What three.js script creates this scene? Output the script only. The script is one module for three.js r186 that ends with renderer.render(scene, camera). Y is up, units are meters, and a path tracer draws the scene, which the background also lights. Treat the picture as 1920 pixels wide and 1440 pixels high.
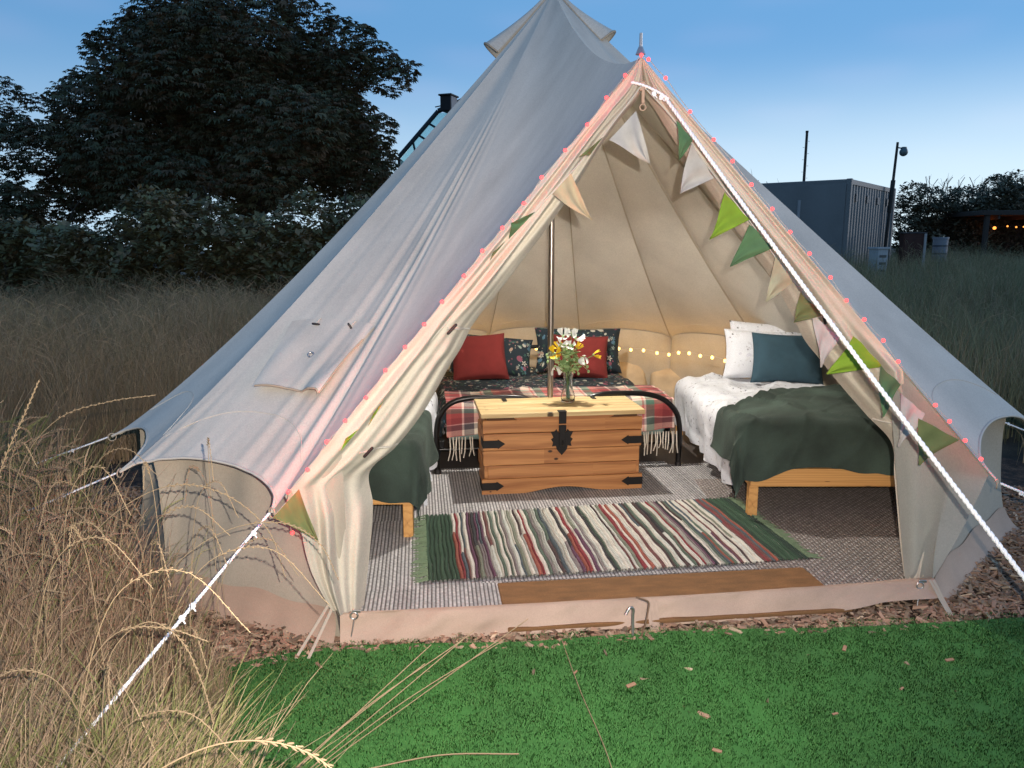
import * as THREE from 'three';
import { mergeGeometries } from 'three/addons/utils/BufferGeometryUtils.js';
import { RoundedBoxGeometry } from 'three/addons/geometries/RoundedBoxGeometry.js';

// ---------------------------------------------------------------- camera, sky, sun, flash, exposure
const scene = new THREE.Scene();
const camera = new THREE.PerspectiveCamera(53.13, 4 / 3, 0.05, 400);
camera.position.set(0, 1.5, 0);
camera.rotation.x = -Math.atan(260 / 1440);
const renderer = new THREE.WebGLRenderer();
renderer.toneMapping = THREE.LinearToneMapping;
renderer.toneMappingExposure = 1;
renderer.shadowMap.enabled = true;

const SKY_ZENITH = [0.075, 0.19, 0.44], SKY_HIGH = [0.152, 0.370, 0.68], SKY_LOW = [0.46, 0.70, 0.93], SKY_GLOW = [0.76, 0.90, 0.96];
{
  const w = 512, h = 256, d = new Float32Array(w * h * 4);
  const mix = (a, b, t) => a.map((v, i) => v + (b[i] - v) * t), sm = (a, b, x) => { const t = Math.min(1, Math.max(0, (x - a) / (b - a))); return t * t * (3 - 2 * t); };
  for (let j = 0; j < h; j++) for (let i = 0; i < w; i++) {
    const e = ((j + 0.5) / h - 0.5) * 180, a = ((i + 0.5) / w - 0.5) * 360;   // azimuth from +x towards +z
    const off = Math.abs(((a + 42 + 540) % 360) - 180);                         // the afterglow stands to the right of the tent
    const near = 0.5 + 0.5 * Math.cos(off * Math.PI / 180), n2 = Math.pow(near, 2.2);
    let c = mix(mix(SKY_LOW, SKY_HIGH, sm(0, 15, e)), SKY_ZENITH, sm(12, 75, e));
    c = mix(c, SKY_GLOW, n2 * (1 - sm(0, 13, e)) * 0.9);
    const wisp = 0.03 * sm(0.2, 0.9, Math.sin(a * 0.31 + e * 0.9) * Math.sin(a * 0.11 - e * 1.7 + 2)) * sm(3, 9, e) * (1 - sm(14, 24, e));
    const b = 0.90 + 0.24 * n2;
    const k = (j * w + i) * 4;
    d[k] = c[0] * b + wisp * 1.3; d[k + 1] = c[1] * b + wisp * 0.6; d[k + 2] = c[2] * b + wisp * 0.5; d[k + 3] = 1;
  }
  const t = new THREE.DataTexture(d, w, h, THREE.RGBAFormat, THREE.FloatType);
  t.mapping = THREE.EquirectangularReflectionMapping; t.magFilter = THREE.LinearFilter; t.needsUpdate = true;
  scene.background = t; scene.environment = t;
}
// last daylight: a very weak, very soft light from the afterglow
const sun = new THREE.DirectionalLight(0xf6eeea, 0.75);
sun.position.set(36, 8, -14); sun.target.position.set(0, 0, -5); sun.castShadow = true; sun.shadow.radius = 40;
Object.assign(sun.shadow.camera, { left: -25, right: 25, top: 25, bottom: -25, near: 1, far: 90 });
scene.add(sun, sun.target);
// the phone's flash, a hand's width from the lens
const flash = new THREE.SpotLight(0xfff1e3, 44, 0, 0.90, 1, 2);
flash.position.set(0.07, 1.57, 0.02); flash.target.position.set(-0.25, 0.55, -4.2); flash.castShadow = true; flash.shadow.radius = 0.3;
scene.add(flash, flash.target);

// ---------------------------------------------------------------- helpers
const V = (x, y, z) => new THREE.Vector3(x, y, z), PI = Math.PI, lerp = (a, b, t) => a + (b - a) * t;
const clamp = (x, a, b) => Math.min(b, Math.max(a, x)), sstep = (a, b, x) => { const t = clamp((x - a) / (b - a), 0, 1); return t * t * (3 - 2 * t); };
function rng(seed) { let s = seed >>> 0; return () => { s = (s + 0x6D2B79F5) >>> 0; let t = s; t = Math.imul(t ^ (t >>> 15), t | 1); t ^= t + Math.imul(t ^ (t >>> 7), t | 61); return ((t ^ (t >>> 14)) >>> 0) / 4294967296; }; }
function hash(x, y, s) { let h = Math.imul(x, 374761393) + Math.imul(y, 668265263) + Math.imul(s, 1274126177); h = Math.imul(h ^ (h >>> 13), 1274126177); return ((h ^ (h >>> 16)) >>> 0) / 4294967296; }
function noise(x, y, s = 0, per = 0) {           // value noise, periodic when per is given
  const xi = Math.floor(x), yi = Math.floor(y), fx = x - xi, fy = y - yi, u = fx * fx * (3 - 2 * fx), v = fy * fy * (3 - 2 * fy);
  const m = per ? (k) => ((k % per) + per) % per : (k) => k;
  return lerp(lerp(hash(m(xi), m(yi), s), hash(m(xi + 1), m(yi), s), u), lerp(hash(m(xi), m(yi + 1), s), hash(m(xi + 1), m(yi + 1), s), u), v);
}
const fbm = (x, y, s, per, n = 4) => { let a = 0, w = 0.5, f = 1; for (let i = 0; i < n; i++) { a += w * noise(x * f, y * f, s + i, per ? per * f : 0); w *= 0.5; f *= 2; } return a / (1 - w * 2 + 1e-9) * (1 - w * 2) / (1 - Math.pow(0.5, n)); };
function tex(w, h, fn, srgb = true) {            // fn(u, v) -> [r, g, b] 0..1 (sRGB values when srgb) or a number
  const d = new Uint8Array(w * h * 4);
  for (let j = 0; j < h; j++) for (let i = 0; i < w; i++) {
    const c = fn((i + 0.5) / w, (j + 0.5) / h), k = (j * w + i) * 4;
    for (let q = 0; q < 3; q++) d[k + q] = clamp((Array.isArray(c) ? c[q] : c) * 255, 0, 255);
    d[k + 3] = 255;
  }
  const t = new THREE.DataTexture(d, w, h);
  t.wrapS = t.wrapT = THREE.RepeatWrapping; t.magFilter = THREE.LinearFilter; t.minFilter = THREE.LinearMipmapLinearFilter; t.generateMipmaps = true;
  if (srgb) t.colorSpace = THREE.SRGBColorSpace;
  t.needsUpdate = true; return t;
}
const rep = (t, x, y = x) => { const c = t.clone(); c.repeat.set(x, y); c.needsUpdate = true; return c; };
const lin = (r, g, b) => new THREE.Color().setRGB(r, g, b);
const std = (c, o = {}) => new THREE.MeshStandardMaterial({ color: c, roughness: 0.85, side: THREE.DoubleSide, ...o });
const taken = {};
function numbered(n) { const k = taken[n] = (taken[n] ?? -1) + 1; return k ? `${n}_${String(k).padStart(3, '0')}` : n; }
function tag(o, label, category, group) { o.userData.label = label; o.userData.category = category; if (group) o.userData.group = group; return o; }
function thing(name, label, category, p = [0, 0, 0], turn = 0, group) { const o = new THREE.Group(); o.name = numbered(name); o.position.set(...p); o.rotation.y = turn; scene.add(o); return tag(o, label, category, group); }
function merged(list) {
  const gs = list.map(g => { let q = g.index ? g.toNonIndexed() : g; for (const k of Object.keys(q.attributes)) if (!['position', 'normal', 'uv'].includes(k)) q.deleteAttribute(k); return q; });
  return gs.length === 1 ? gs[0] : mergeGeometries(gs);
}
const partNo = new WeakMap();
function part(name, geos, mat, parent, label) {
  const m = new THREE.Mesh(Array.isArray(geos) ? merged(geos) : geos, mat);
  let c = partNo.get(parent); if (!c) partNo.set(parent, c = {});
  const k = c[name] = (c[name] ?? -1) + 1; m.name = k ? `${name}_${String(k).padStart(3, '0')}` : name;
  if (label) m.userData.label = label;
  parent.add(m); return m;
}
function solo(name, geos, mat, label, category, group) { const m = new THREE.Mesh(Array.isArray(geos) ? merged(geos) : geos, mat); m.name = numbered(name); scene.add(m); return tag(m, label, category, group); }
function setting(name, geos, mat) { const m = new THREE.Mesh(Array.isArray(geos) ? merged(geos) : geos, mat); m.name = numbered(name); m.userData.kind = 'structure'; scene.add(m); return m; }
function box(w, h, d, x = 0, y = 0, z = 0, r = 0.004) { return new RoundedBoxGeometry(w, h, d, 2, Math.min(r, w / 2.2, h / 2.2, d / 2.2)).translate(x, y, z); }
const plainBox = (w, h, d, x = 0, y = 0, z = 0) => new THREE.BoxGeometry(w, h, d).translate(x, y, z);
function tube(pts, r, seg = 24, rad = 8, closed = false) { return new THREE.TubeGeometry(new THREE.CatmullRomCurve3(pts.map(p => p.isVector3 ? p : V(...p)), closed, 'centripetal'), seg, r, rad, closed); }
function bar(a, b, r0, r1 = r0, n = 8) { a = a.isVector3 ? a : V(...a); b = b.isVector3 ? b : V(...b); const d = b.clone().sub(a), l = d.length(); const g = new THREE.CylinderGeometry(r1, r0, l, n); g.translate(0, l / 2, 0); g.applyQuaternion(new THREE.Quaternion().setFromUnitVectors(V(0, 1, 0), d.normalize())); return g.translate(a.x, a.y, a.z); }
function sheet(nu, nv, fn, uvf, flip = false) {  // a parametric sheet, fn(u, v) -> [x, y, z]
  const p = [], uv = [], ix = [];
  for (let j = 0; j <= nv; j++) for (let i = 0; i <= nu; i++) { const u = i / nu, v = j / nv, q = fn(u, v); p.push(q[0], q[1], q[2]); const t = uvf ? uvf(u, v) : [u, v]; uv.push(t[0], t[1]); }
  for (let j = 0; j < nv; j++) for (let i = 0; i < nu; i++) { const a = j * (nu + 1) + i, b = a + 1, c = a + nu + 1, d = c + 1; flip ? ix.push(a, c, b, b, c, d) : ix.push(a, b, c, b, d, c); }
  const g = new THREE.BufferGeometry(); g.setAttribute('position', new THREE.Float32BufferAttribute(p, 3)); g.setAttribute('uv', new THREE.Float32BufferAttribute(uv, 2)); g.setIndex(ix); g.computeVertexNormals(); return g;
}
function instanced(name, geo, mat, mats4, colors, parent) {
  const m = new THREE.InstancedMesh(geo, mat, mats4.length); mats4.forEach((q, i) => m.setMatrixAt(i, q)); if (colors) colors.forEach((c, i) => m.setColorAt(i, c));
  m.name = parent ? name : numbered(name); m.userData.kind = 'stuff'; (parent ?? scene).add(m); return m;
}
const M4 = (p, q, s) => new THREE.Matrix4().compose(p, q, s), EU = (x, y, z) => new THREE.Quaternion().setFromEuler(new THREE.Euler(x, y, z));
function pillowGeo(w, h, t, seed = 1, n = 26, pinch = 0.07) {   // a stuffed cushion lying in the xy plane, base at y = 0
  const half = (s) => sheet(n, n, (u, v) => {
    const a = u * 2 - 1, b = v * 2 - 1, f = Math.pow(Math.max(0, (1 - Math.pow(Math.abs(a), 3.2)) * (1 - Math.pow(Math.abs(b), 3.2))), 0.42);
    const wr = (noise(u * 5 + seed, v * 5, seed) - 0.5) * 0.05 + (noise(u * 12, v * 12 + seed, seed + 3) - 0.5) * 0.018;
    return [w / 2 * a * (1 - pinch * (1 - b * b)), h / 2 + h / 2 * b * (1 - pinch * (1 - a * a)), s * (t / 2 * f * (1 + wr * 3) + 0.004)];
  }, (u, v) => [u * w, v * h], s < 0);
  return merged([half(1), half(-1)]);
}
// ---------------------------------------------------------------- materials
const weaveBump = tex(128, 128, (u, v) => 0.5 + 0.25 * Math.sin(u * 64 * PI) * Math.sin(v * 64 * PI) + 0.3 * (hash(u * 128 | 0, v * 128 | 0, 5) - 0.5), false);
const clothTint = tex(512, 512, (u, v) => { const n = 0.93 + 0.14 * (fbm(u * 6, v * 6, 11, 6, 5) - 0.5) + 0.09 * (hash(u * 512 | 0, v * 512 | 0, 3) - 0.5); return [n, n, n * 0.995]; });
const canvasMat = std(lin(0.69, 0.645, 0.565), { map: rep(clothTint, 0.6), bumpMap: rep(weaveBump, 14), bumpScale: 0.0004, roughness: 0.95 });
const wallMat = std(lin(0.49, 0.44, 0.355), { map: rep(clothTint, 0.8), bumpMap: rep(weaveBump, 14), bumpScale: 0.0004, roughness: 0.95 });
const curtainMat = new THREE.MeshPhysicalMaterial({ color: lin(0.70, 0.64, 0.53), map: rep(clothTint, 0.8), bumpMap: rep(weaveBump, 16), bumpScale: 0.0003, roughness: 0.97, side: THREE.DoubleSide, transmission: 0.14, thickness: 0 });
const skirtMat = std(lin(0.50, 0.365, 0.28), { map: rep(clothTint, 1.2), bumpMap: rep(weaveBump, 10), bumpScale: 0.0003, roughness: 0.75 });
const seamMat = std(lin(0.40, 0.35, 0.27), { roughness: 0.95 });
const hemMat = std(lin(0.42, 0.34, 0.25), { roughness: 0.95 });
const blackMetal = std(lin(0.012, 0.011, 0.011), { roughness: 0.28, metalness: 0.35 });
const ironMat = std(lin(0.018, 0.016, 0.015), { roughness: 0.62, metalness: 0.5, bumpMap: rep(clothTint, 6), bumpScale: 0.001 });
const steelMat = std(lin(0.5, 0.48, 0.46), { roughness: 0.35, metalness: 0.9 });
const poleMat = std(lin(0.30, 0.26, 0.23), { roughness: 0.3, metalness: 0.95 });
const plasticBlack = std(lin(0.015, 0.012, 0.012), { roughness: 0.5 });

function woodTex(seed, knots, light, dark, w = 512, h = 256) {          // grain along u
  const r = rng(seed), K = Array.from({ length: knots }, () => [r(), r(), 0.013 + r() * 0.022]);
  return tex(w, h, (u, v) => {
    let warp = 0, kn = 0;
    for (const [a, b, s] of K) { const dx = (u - a) * 1.1, dy = (v - b) * 1.0, d = Math.hypot(dx / 2.2, dy); warp += Math.sign(dy) * s * 1.6 * Math.exp(-(d * d) / (s * s * 14)); kn = Math.max(kn, 1 - sstep(s * 0.35, s * 0.75, Math.hypot(dx, dy))); }
    const g = v + warp + 0.035 * fbm(u * 2, v * 4, seed, 0, 3);
    const ring = 0.5 + 0.5 * Math.sin(g * 46 + 5 * fbm(u * 1.5, g * 6, seed + 4, 0, 3)), fine = noise(u * 9, g * 120, seed + 7);
    const t = clamp(0.12 + 0.42 * Math.pow(ring, 2.2) + 0.3 * (fine - 0.4) + 0.25 * (fbm(u * 3, v * 3, seed + 9, 0, 3) - 0.5), 0, 1);
    return light.map((c, i) => lerp(lerp(c, dark[i], t), dark[i] * 0.42, kn));
  });
}
const PINE_L = [0.775, 0.545, 0.33], PINE_D = [0.53, 0.315, 0.165];
const pineMats = [1, 2, 3, 4, 5].map(s => std(0xffffff, { map: woodTex(s * 13, [2, 1, 3, 2, 2][s - 1], PINE_L, PINE_D), roughness: 0.5 }));
const topMat = std(0xffffff, { map: woodTex(77, 11, [0.86, 0.775, 0.585], [0.70, 0.555, 0.36]), roughness: 0.42 });
const palePine = std(0xffffff, { map: woodTex(91, 2, [0.86, 0.66, 0.40], [0.72, 0.50, 0.28]), roughness: 0.6 });
const darkGap = std(lin(0.10, 0.045, 0.02), { roughness: 0.8 });

// dark floral cotton, white sprigged cotton, plaid wool, fleece, woven floor mats
function blobs(seed, n, pal, bg, size, w = 512) {
  const r = rng(seed), px = new Float32Array(w * w * 3); for (let i = 0; i < w * w; i++) { const m = 0.9 + 0.2 * hash(i, 7, seed); for (let q = 0; q < 3; q++) px[i * 3 + q] = bg[q] * m; }
  for (let k = 0; k < n; k++) {
    const cx = r() * w, cy = r() * w, a = r() * PI, s = size * (0.4 + r() * r() * 1.6) * w, el = 0.25 + r() * 0.7, c = pal[Math.floor(r() * pal.length)], pet = r() < 0.4 ? 5 : 0, ph = r() * 6;
    const R = Math.ceil(s * 1.3);
    for (let y = -R; y <= R; y++) for (let x = -R; x <= R; x++) {
      const dx = (x * Math.cos(a) + y * Math.sin(a)), dy = (-x * Math.sin(a) + y * Math.cos(a)) / (pet ? 1 : el), d = Math.hypot(dx, dy), an = Math.atan2(dy, dx);
      if (d < s * (pet ? 0.62 + 0.3 * Math.cos(an * pet + ph) : 1)) { const o = ((((cy + y) | 0) + w) % w * w + (((cx + x) | 0) + w) % w) * 3, m = pet && d < s * 0.22 ? 0.4 : 0.85 + 0.3 * hash(x, y, k); for (let q = 0; q < 3; q++) px[o + q] = c[q] * m; }
    }
  }
  return tex(w, w, (u, v) => { const o = ((Math.min(w - 1, v * w | 0)) * w + Math.min(w - 1, u * w | 0)) * 3; return [px[o], px[o + 1], px[o + 2]]; });
}
const floralTex = blobs(5, 620, [[0.55, 0.60, 0.55], [0.50, 0.27, 0.33], [0.22, 0.36, 0.33], [0.30, 0.43, 0.50], [0.62, 0.52, 0.45], [0.18, 0.30, 0.24], [0.70, 0.68, 0.62]], [0.10, 0.15, 0.18], 0.018);
const floralMat = std(0xffffff, { map: rep(floralTex, 1.15), roughness: 0.9 });
const sprigTex = blobs(9, 110, [[0.78, 0.785, 0.82], [0.80, 0.805, 0.825], [0.82, 0.825, 0.84]], [0.85, 0.86, 0.88], 0.034);
const sprigMat = std(0xffffff, { map: rep(sprigTex, 2.0), roughness: 0.92 });
const plaidTex = tex(512, 512, (u, v) => {
  const band = (t, q) => { const x = (t * 2.0 % 1); return x < 0.2 ? [0.52, 0.22, 0.23] : x < 0.24 ? [0.86, 0.74, 0.70] : x < 0.42 ? [0.30, 0.27, 0.29] : x < 0.6 ? [0.84, 0.78, 0.70] : x < 0.64 ? [0.80, 0.45, 0.42] : x < 0.68 ? [0.86, 0.76, 0.72] : x < 0.84 ? [0.30, 0.42, 0.36] : [0.66, 0.30, 0.29]; };
  const a = band(u), b = band(v + 0.13), tw = 0.5 + 0.25 * Math.sin((u + v) * 512 * PI * 0.5), n = 0.9 + 0.2 * hash(u * 512 | 0, v * 512 | 0, 2);
  return [0, 1, 2].map(i => lerp(a[i], b[i], tw * 0.9) * n);
});
const plaidMat = std(0xffffff, { map: rep(plaidTex, 1.4), roughness: 0.98 });
const fleeceTex = tex(512, 512, (u, v) => { const n = 0.72 + 0.55 * (fbm(u * 5, v * 5, 21, 5, 5) - 0.4) + 0.12 * (hash(u * 512 | 0, v * 512 | 0, 4) - 0.5); return [0.245 * n * 1.25, 0.315 * n * 1.2, 0.27 * n * 1.25]; });
const fleeceMat = new THREE.MeshPhysicalMaterial({ color: 0xffffff, map: rep(fleeceTex, 1), roughness: 1, sheen: 0.6, sheenRoughness: 0.5, sheenColor: lin(0.10, 0.14, 0.12), side: THREE.DoubleSide, bumpMap: rep(clothTint, 5), bumpScale: 0.004 });
const tealMat = new THREE.MeshPhysicalMaterial({ color: lin(0.035, 0.085, 0.12), roughness: 0.9, sheen: 0.5, sheenRoughness: 0.4, sheenColor: lin(0.06, 0.12, 0.16), side: THREE.DoubleSide, map: rep(clothTint, 3), bumpMap: rep(clothTint, 6), bumpScale: 0.003 });
const redMat = std(lin(0.20, 0.022, 0.019), { map: rep(clothTint, 3), bumpMap: rep(weaveBump, 10), bumpScale: 0.0008, roughness: 0.95 });
const creamMat = std(lin(0.50, 0.41, 0.29), { map: rep(clothTint, 2), roughness: 0.95 });
const ribTex = tex(512, 512, (u, v) => {
  const k = u * 64, f = k - Math.floor(k), id = hash(Math.floor(k), 3, 8), dash = noise(Math.floor(k) * 7.3, v * 120, 4);
  const g = f < 0.36 ? 0.40 + 0.08 * id : 0.64 + 0.10 * id + 0.16 * (dash - 0.5); const m = 0.94 + 0.12 * fbm(u * 4, v * 4, 31, 4, 4); return [g * m * 1.0, g * m * 0.985, g * m * 0.98];
});
const ribBump = tex(512, 512, (u, v) => { const f = u * 64 % 1; return Math.pow(Math.sin(PI * f), 0.6) * (0.8 + 0.2 * Math.sin(v * 200 + Math.floor(u * 64) * 2.1)); }, false);
const ribMat = std(0xffffff, { map: ribTex, bumpMap: ribBump, bumpScale: 0.006, roughness: 0.95 });
const basketTex = tex(512, 512, (u, v) => {
  const i = Math.floor(u * 40), j = Math.floor(v * 40), f = u * 40 - i, g = v * 40 - j, over = (i + j) % 2, e = over ? Math.abs(f - 0.5) : Math.abs(g - 0.5);
  const n = hash(i, j, 6); const c = (over ? [0.66, 0.635, 0.62] : [0.56, 0.515, 0.49]); const m = (1 - sstep(0.28, 0.5, e) * 0.55) * (0.88 + 0.2 * n); return c.map(x => x * m);
});
const basketBump = tex(512, 512, (u, v) => { const i = Math.floor(u * 40), j = Math.floor(v * 40), f = u * 40 - i, g = v * 40 - j; return (i + j) % 2 ? Math.sin(PI * f) : Math.sin(PI * g); }, false);
const basketMat = std(0xffffff, { map: basketTex, bumpMap: basketBump, bumpScale: 0.006, roughness: 0.95 });
const coirTex = tex(512, 512, (u, v) => { const n = 0.82 + 0.34 * (hash(u * 512 | 0, v * 512 | 0, 14) - 0.5) + 0.25 * (fbm(u * 8, v * 8, 15, 8, 4) - 0.5); return [0.63 * n, 0.46 * n, 0.29 * n]; });
const coirMat = std(0xffffff, { map: rep(coirTex, 2), bumpMap: rep(coirTex, 2), bumpScale: 0.006, roughness: 1 });
// ---------------------------------------------------------------- the land: one sheet to the horizon, wood chip bed, artificial turf
const TC = V(0.25, 0, -4.93);                                             // foot of the tent's pole
const groundH = (x, z) => 0.55 * sstep(7, 22, -z) * sstep(1.5, 5, x) + 0.9 * sstep(22, 60, -z) * sstep(2, 20, x) + 0.05 * (fbm(x * 0.5 + 40, z * 0.5 + 40, 3, 0, 3) - 0.5) * sstep(3.2, 5, Math.hypot(x - TC.x, z - TC.z)) * sstep(2, 4, Math.hypot(x - 0.8, z + 1));
{
  const soil = tex(512, 512, (u, v) => { const n = fbm(u * 10, v * 10, 41, 10, 5), m = hash(u * 512 | 0, v * 512 | 0, 42); const k = 0.5 + 0.7 * (n - 0.3) + 0.3 * (m - 0.5); return [0.42 * k, 0.35 * k, 0.25 * k]; });
  const steps = []; for (let i = -60; i <= 60; i++) steps.push(Math.sign(i) * (Math.pow(Math.abs(i) / 60, 2.6) * 190 + Math.abs(i) * 0.16));
  const g = sheet(120, 120, (u, v) => { const x = steps[Math.round(u * 120)], z = steps[Math.round(v * 120)] - 5; return [x, groundH(x, z) - 0.012, z]; }, (u, v) => [steps[Math.round(u * 120)] * 0.5, steps[Math.round(v * 120)] * 0.5], true);
  setting('ground', g, std(0xffffff, { map: soil, roughness: 1, bumpMap: soil, bumpScale: 0.03 }));
}
function blob(pts, y, uvs, n = 8) {                                        // a flat sheet inside a smooth outline
  const sh = new THREE.Shape(new THREE.CatmullRomCurve3(pts.map(p => V(p[0], 0, p[1])), true, 'centripetal').getPoints(pts.length * n).map(p => new THREE.Vector2(p.x, -p.z)));
  const g = new THREE.ShapeGeometry(sh); g.rotateX(-PI / 2); g.translate(0, y, 0); const u = g.attributes.uv, q = g.attributes.position; for (let i = 0; i < u.count; i++) u.setXY(i, q.getX(i) * uvs, q.getZ(i) * uvs); return { g, sh };
}
const inside = (sh, x, z) => { const p = sh._p ?? (sh._p = sh.getPoints()); let c = false; for (let i = 0, j = p.length - 1; i < p.length; j = i++) if ((p[i].y > -z) !== (p[j].y > -z) && x < (p[j].x - p[i].x) * (-z - p[i].y) / (p[j].y - p[i].y) + p[i].x) c = !c; return c; };
const turf = blob([[-1.15, -2.38], [-0.78, -2.62], [-0.45, -2.67], [0.05, -2.69], [0.4, -2.74], [0.75, -2.78], [1.3, -2.80], [2.06, -2.88], [3.2, -2.98], [4.2, -2.2], [4.2, 1.2], [1, 1.8], [-0.9, 1.6], [-1.2, 0], [-1.3, -1.4]], 0.024, 1);
const inTent = (x, z) => { const P = [[-0.656, -2.731], [1.778, -3.043], [2.66, -3.93], [2.5, -5.2], [1.2, -7], [-1, -7], [-2.1, -5], [-1.90, -3.66], [-1.51, -3.10]]; let c = false; for (let i = 0, j = P.length - 1; i < P.length; j = i++) if ((P[i][1] > z) !== (P[j][1] > z) && x < (P[j][0] - P[i][0]) * (z - P[i][1]) / (P[j][1] - P[i][1]) + P[i][0]) c = !c; return c; };
// wood chips round the tent
const chipRing = Array.from({ length: 22 }, (_, i) => { const a = i / 22 * 2 * PI, r = 3.1 + 0.25 * Math.sin(a * 5 + 1) + 0.15 * Math.sin(a * 9); return [TC.x + r * Math.sin(a) * 1.06, TC.z + r * Math.cos(a) * (Math.cos(a) > 0 ? 0.9 : 1)]; });
const chipBed = blob(chipRing, 0.0, 1);
{
  const mulch = tex(512, 512, (u, v) => { const n = fbm(u * 24, v * 24, 51, 24, 4), m = hash(u * 128 | 0, v * 128 | 0, 52), k = 0.4 + 0.9 * (n - 0.25) + 0.4 * (m - 0.5); return [0.46 * k, 0.335 * k, 0.25 * k]; });
  setting('chip_bed', chipBed.g, std(0xffffff, { map: mulch, roughness: 1, bumpMap: mulch, bumpScale: 0.02 }));
  const r = rng(31), geo = merged([(() => { const g = new THREE.BoxGeometry(1, 0.28, 0.36, 1, 1, 1), p = g.attributes.position, q = rng(4), o = {}; for (let i = 0; i < p.count; i++) { const k = [p.getX(i), p.getY(i), p.getZ(i)].join(); o[k] ??= [q() - 0.5, q() - 0.5, q() - 0.5]; p.setXYZ(i, p.getX(i) + o[k][0] * 0.25, p.getY(i) + o[k][1] * 0.14, p.getZ(i) + o[k][2] * 0.2); } g.computeVertexNormals(); return g; })()]);
  const ms = [], cs = [];
  while (ms.length < 15000) {
    const x = -2.6 + r() * 6.1, z = -4.6 + r() * 2.4; if (!inside(chipBed.sh, x, z) || inTent(x, z) || (inside(turf.sh, x, z) && inside(turf.sh, x, z + 0.0) && inside(turf.sh, x - 0.02, z - 0.05) && r() > 0.012)) continue;
    const s = 0.010 + 0.026 * Math.pow(r(), 1.7); ms.push(M4(V(x, 0.004 + r() * 0.02, z), EU((r() - 0.5) * 0.9, r() * 6.3, (r() - 0.5) * 0.9), V(s * (1 + r() * 0.7), s * (0.5 + r() * 0.7), s * (0.7 + r() * 0.7))));
    const t = r(), k = 0.35 + 0.75 * r(); cs.push(t < 0.08 ? lin(0.62 * k, 0.48 * k, 0.33 * k) : t < 0.6 ? lin(0.42 * k, 0.26 * k, 0.175 * k) : lin(0.35 * k, 0.255 * k, 0.175 * k));
  }
  tag(instanced('wood_chips', geo, std(0xffffff, { roughness: 0.95 }), ms, cs), 'loose brown wood chips spread round the foot of the bell tent', 'wood chips');
}
// artificial turf
{
  const tt = tex(512, 512, (u, v) => { const n = fbm(u * 5, v * 5, 61, 5, 5), m = hash(u * 512 | 0, v * 512 | 0, 62), k = 0.92 + 0.22 * (n - 0.5) + 0.14 * (m - 0.5); return [0.24 * k, 0.47 * k, 0.20 * k]; });
  setting('turf_lawn', turf.g, std(0xffffff, { map: tt, roughness: 1, bumpMap: tt, bumpScale: 0.0015 }));
  const r = rng(62), blades = [];
  for (let i = 0; i < 330; i++) {
    const x = r() * 0.12 - 0.06, z = r() * 0.12 - 0.06, a = r() * 6.3, h = 0.005 + r() * 0.004, w = 0.0009 + r() * 0.0006, l = (r() - 0.5) * 0.007, l2 = (r() - 0.5) * 0.007, g = new THREE.BufferGeometry(), c = Math.cos(a) * w, s = Math.sin(a) * w;
    g.setAttribute('position', new THREE.Float32BufferAttribute([x - c, 0, z - s, x + c, 0, z + s, x + l, h, z + l2], 3)); g.setAttribute('normal', new THREE.Float32BufferAttribute([-s * 60, 1, c * 60, -s * 60, 1, c * 60, -s * 60, 1, c * 60], 3)); g.setAttribute('uv', new THREE.Float32BufferAttribute([0, 0, 1, 0, 0.5, 1], 2)); blades.push(g);
  }
  const geo = merged(blades), ms = [], cs = [];
  for (let x = -1.25; x < 2.6; x += 0.07) for (let z = -2.98; z < -1.45; z += 0.07) {
    const X = x + (r() - 0.5) * 0.08, Z = z + (r() - 0.5) * 0.08; if (!inside(turf.sh, X, Z) || X > 0.75 * -Z + 0.35) continue;
    ms.push(M4(V(X, 0.024, Z), EU(0, r() * 6.3, 0), V(1, 0.9 + r() * 0.25, 1))); const k = 0.82 + 0.22 * fbm(X * 3 + 9, Z * 3 + 9, 63, 0, 3) + 0.14 * r(); cs.push(lin(0.082 * k, 0.25 * k, 0.058 * k));
  }
  tag(instanced('turf_blades', geo, std(0xffffff, { roughness: 0.8 }), ms, cs), 'short bright green pile of the artificial turf in front of the tent', 'artificial turf');
}
// ---------------------------------------------------------------- the bell tent
const APEX = V(0.25, 3.0, -4.93), GA = V(0.51, 2.23, -3.2), EL = V(-0.823, 0.6, -2.514), ER = V(1.87, 0.6, -2.845), BL = V(-0.656, 0, -2.731), BR = V(1.778, 0, -3.043);
const onRing = (r, deg, y) => V(TC.x + r * Math.sin(deg * PI / 180), y, TC.z + r * Math.cos(deg * PI / 180));
const nodes = [{ p: GA, e: 1.7 }, { p: ER, e: 1.06, b: BR }, { p: V(2.66, 0.6, -3.80), e: 1.04, a: 63.9, b: V(2.66, 0, -3.93) }];
for (let a = 83, k = 0; k < 9; k++, a += 196 / 9) nodes.push({ p: onRing(2.36, a, 0.6), e: 1.1, a });
nodes.push({ p: onRing(2.36, 279, 0.6), e: 1.13, a: 279 }, { p: V(-1.916, 0.6, -3.576), e: 1.15, a: 302, b: V(-1.90, 0, -3.66) }, { p: V(-1.582, 0.6, -2.986), e: 1.13, a: 316.7, b: V(-1.51, 0, -3.10) }, { p: EL, e: 1.1, b: BL });
const NN = nodes.length; for (const n of nodes) n.b ??= n.a === undefined ? null : onRing(2.3, n.a, 0);
const isDoor = (i) => i === 0 || i === NN - 1;
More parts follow.
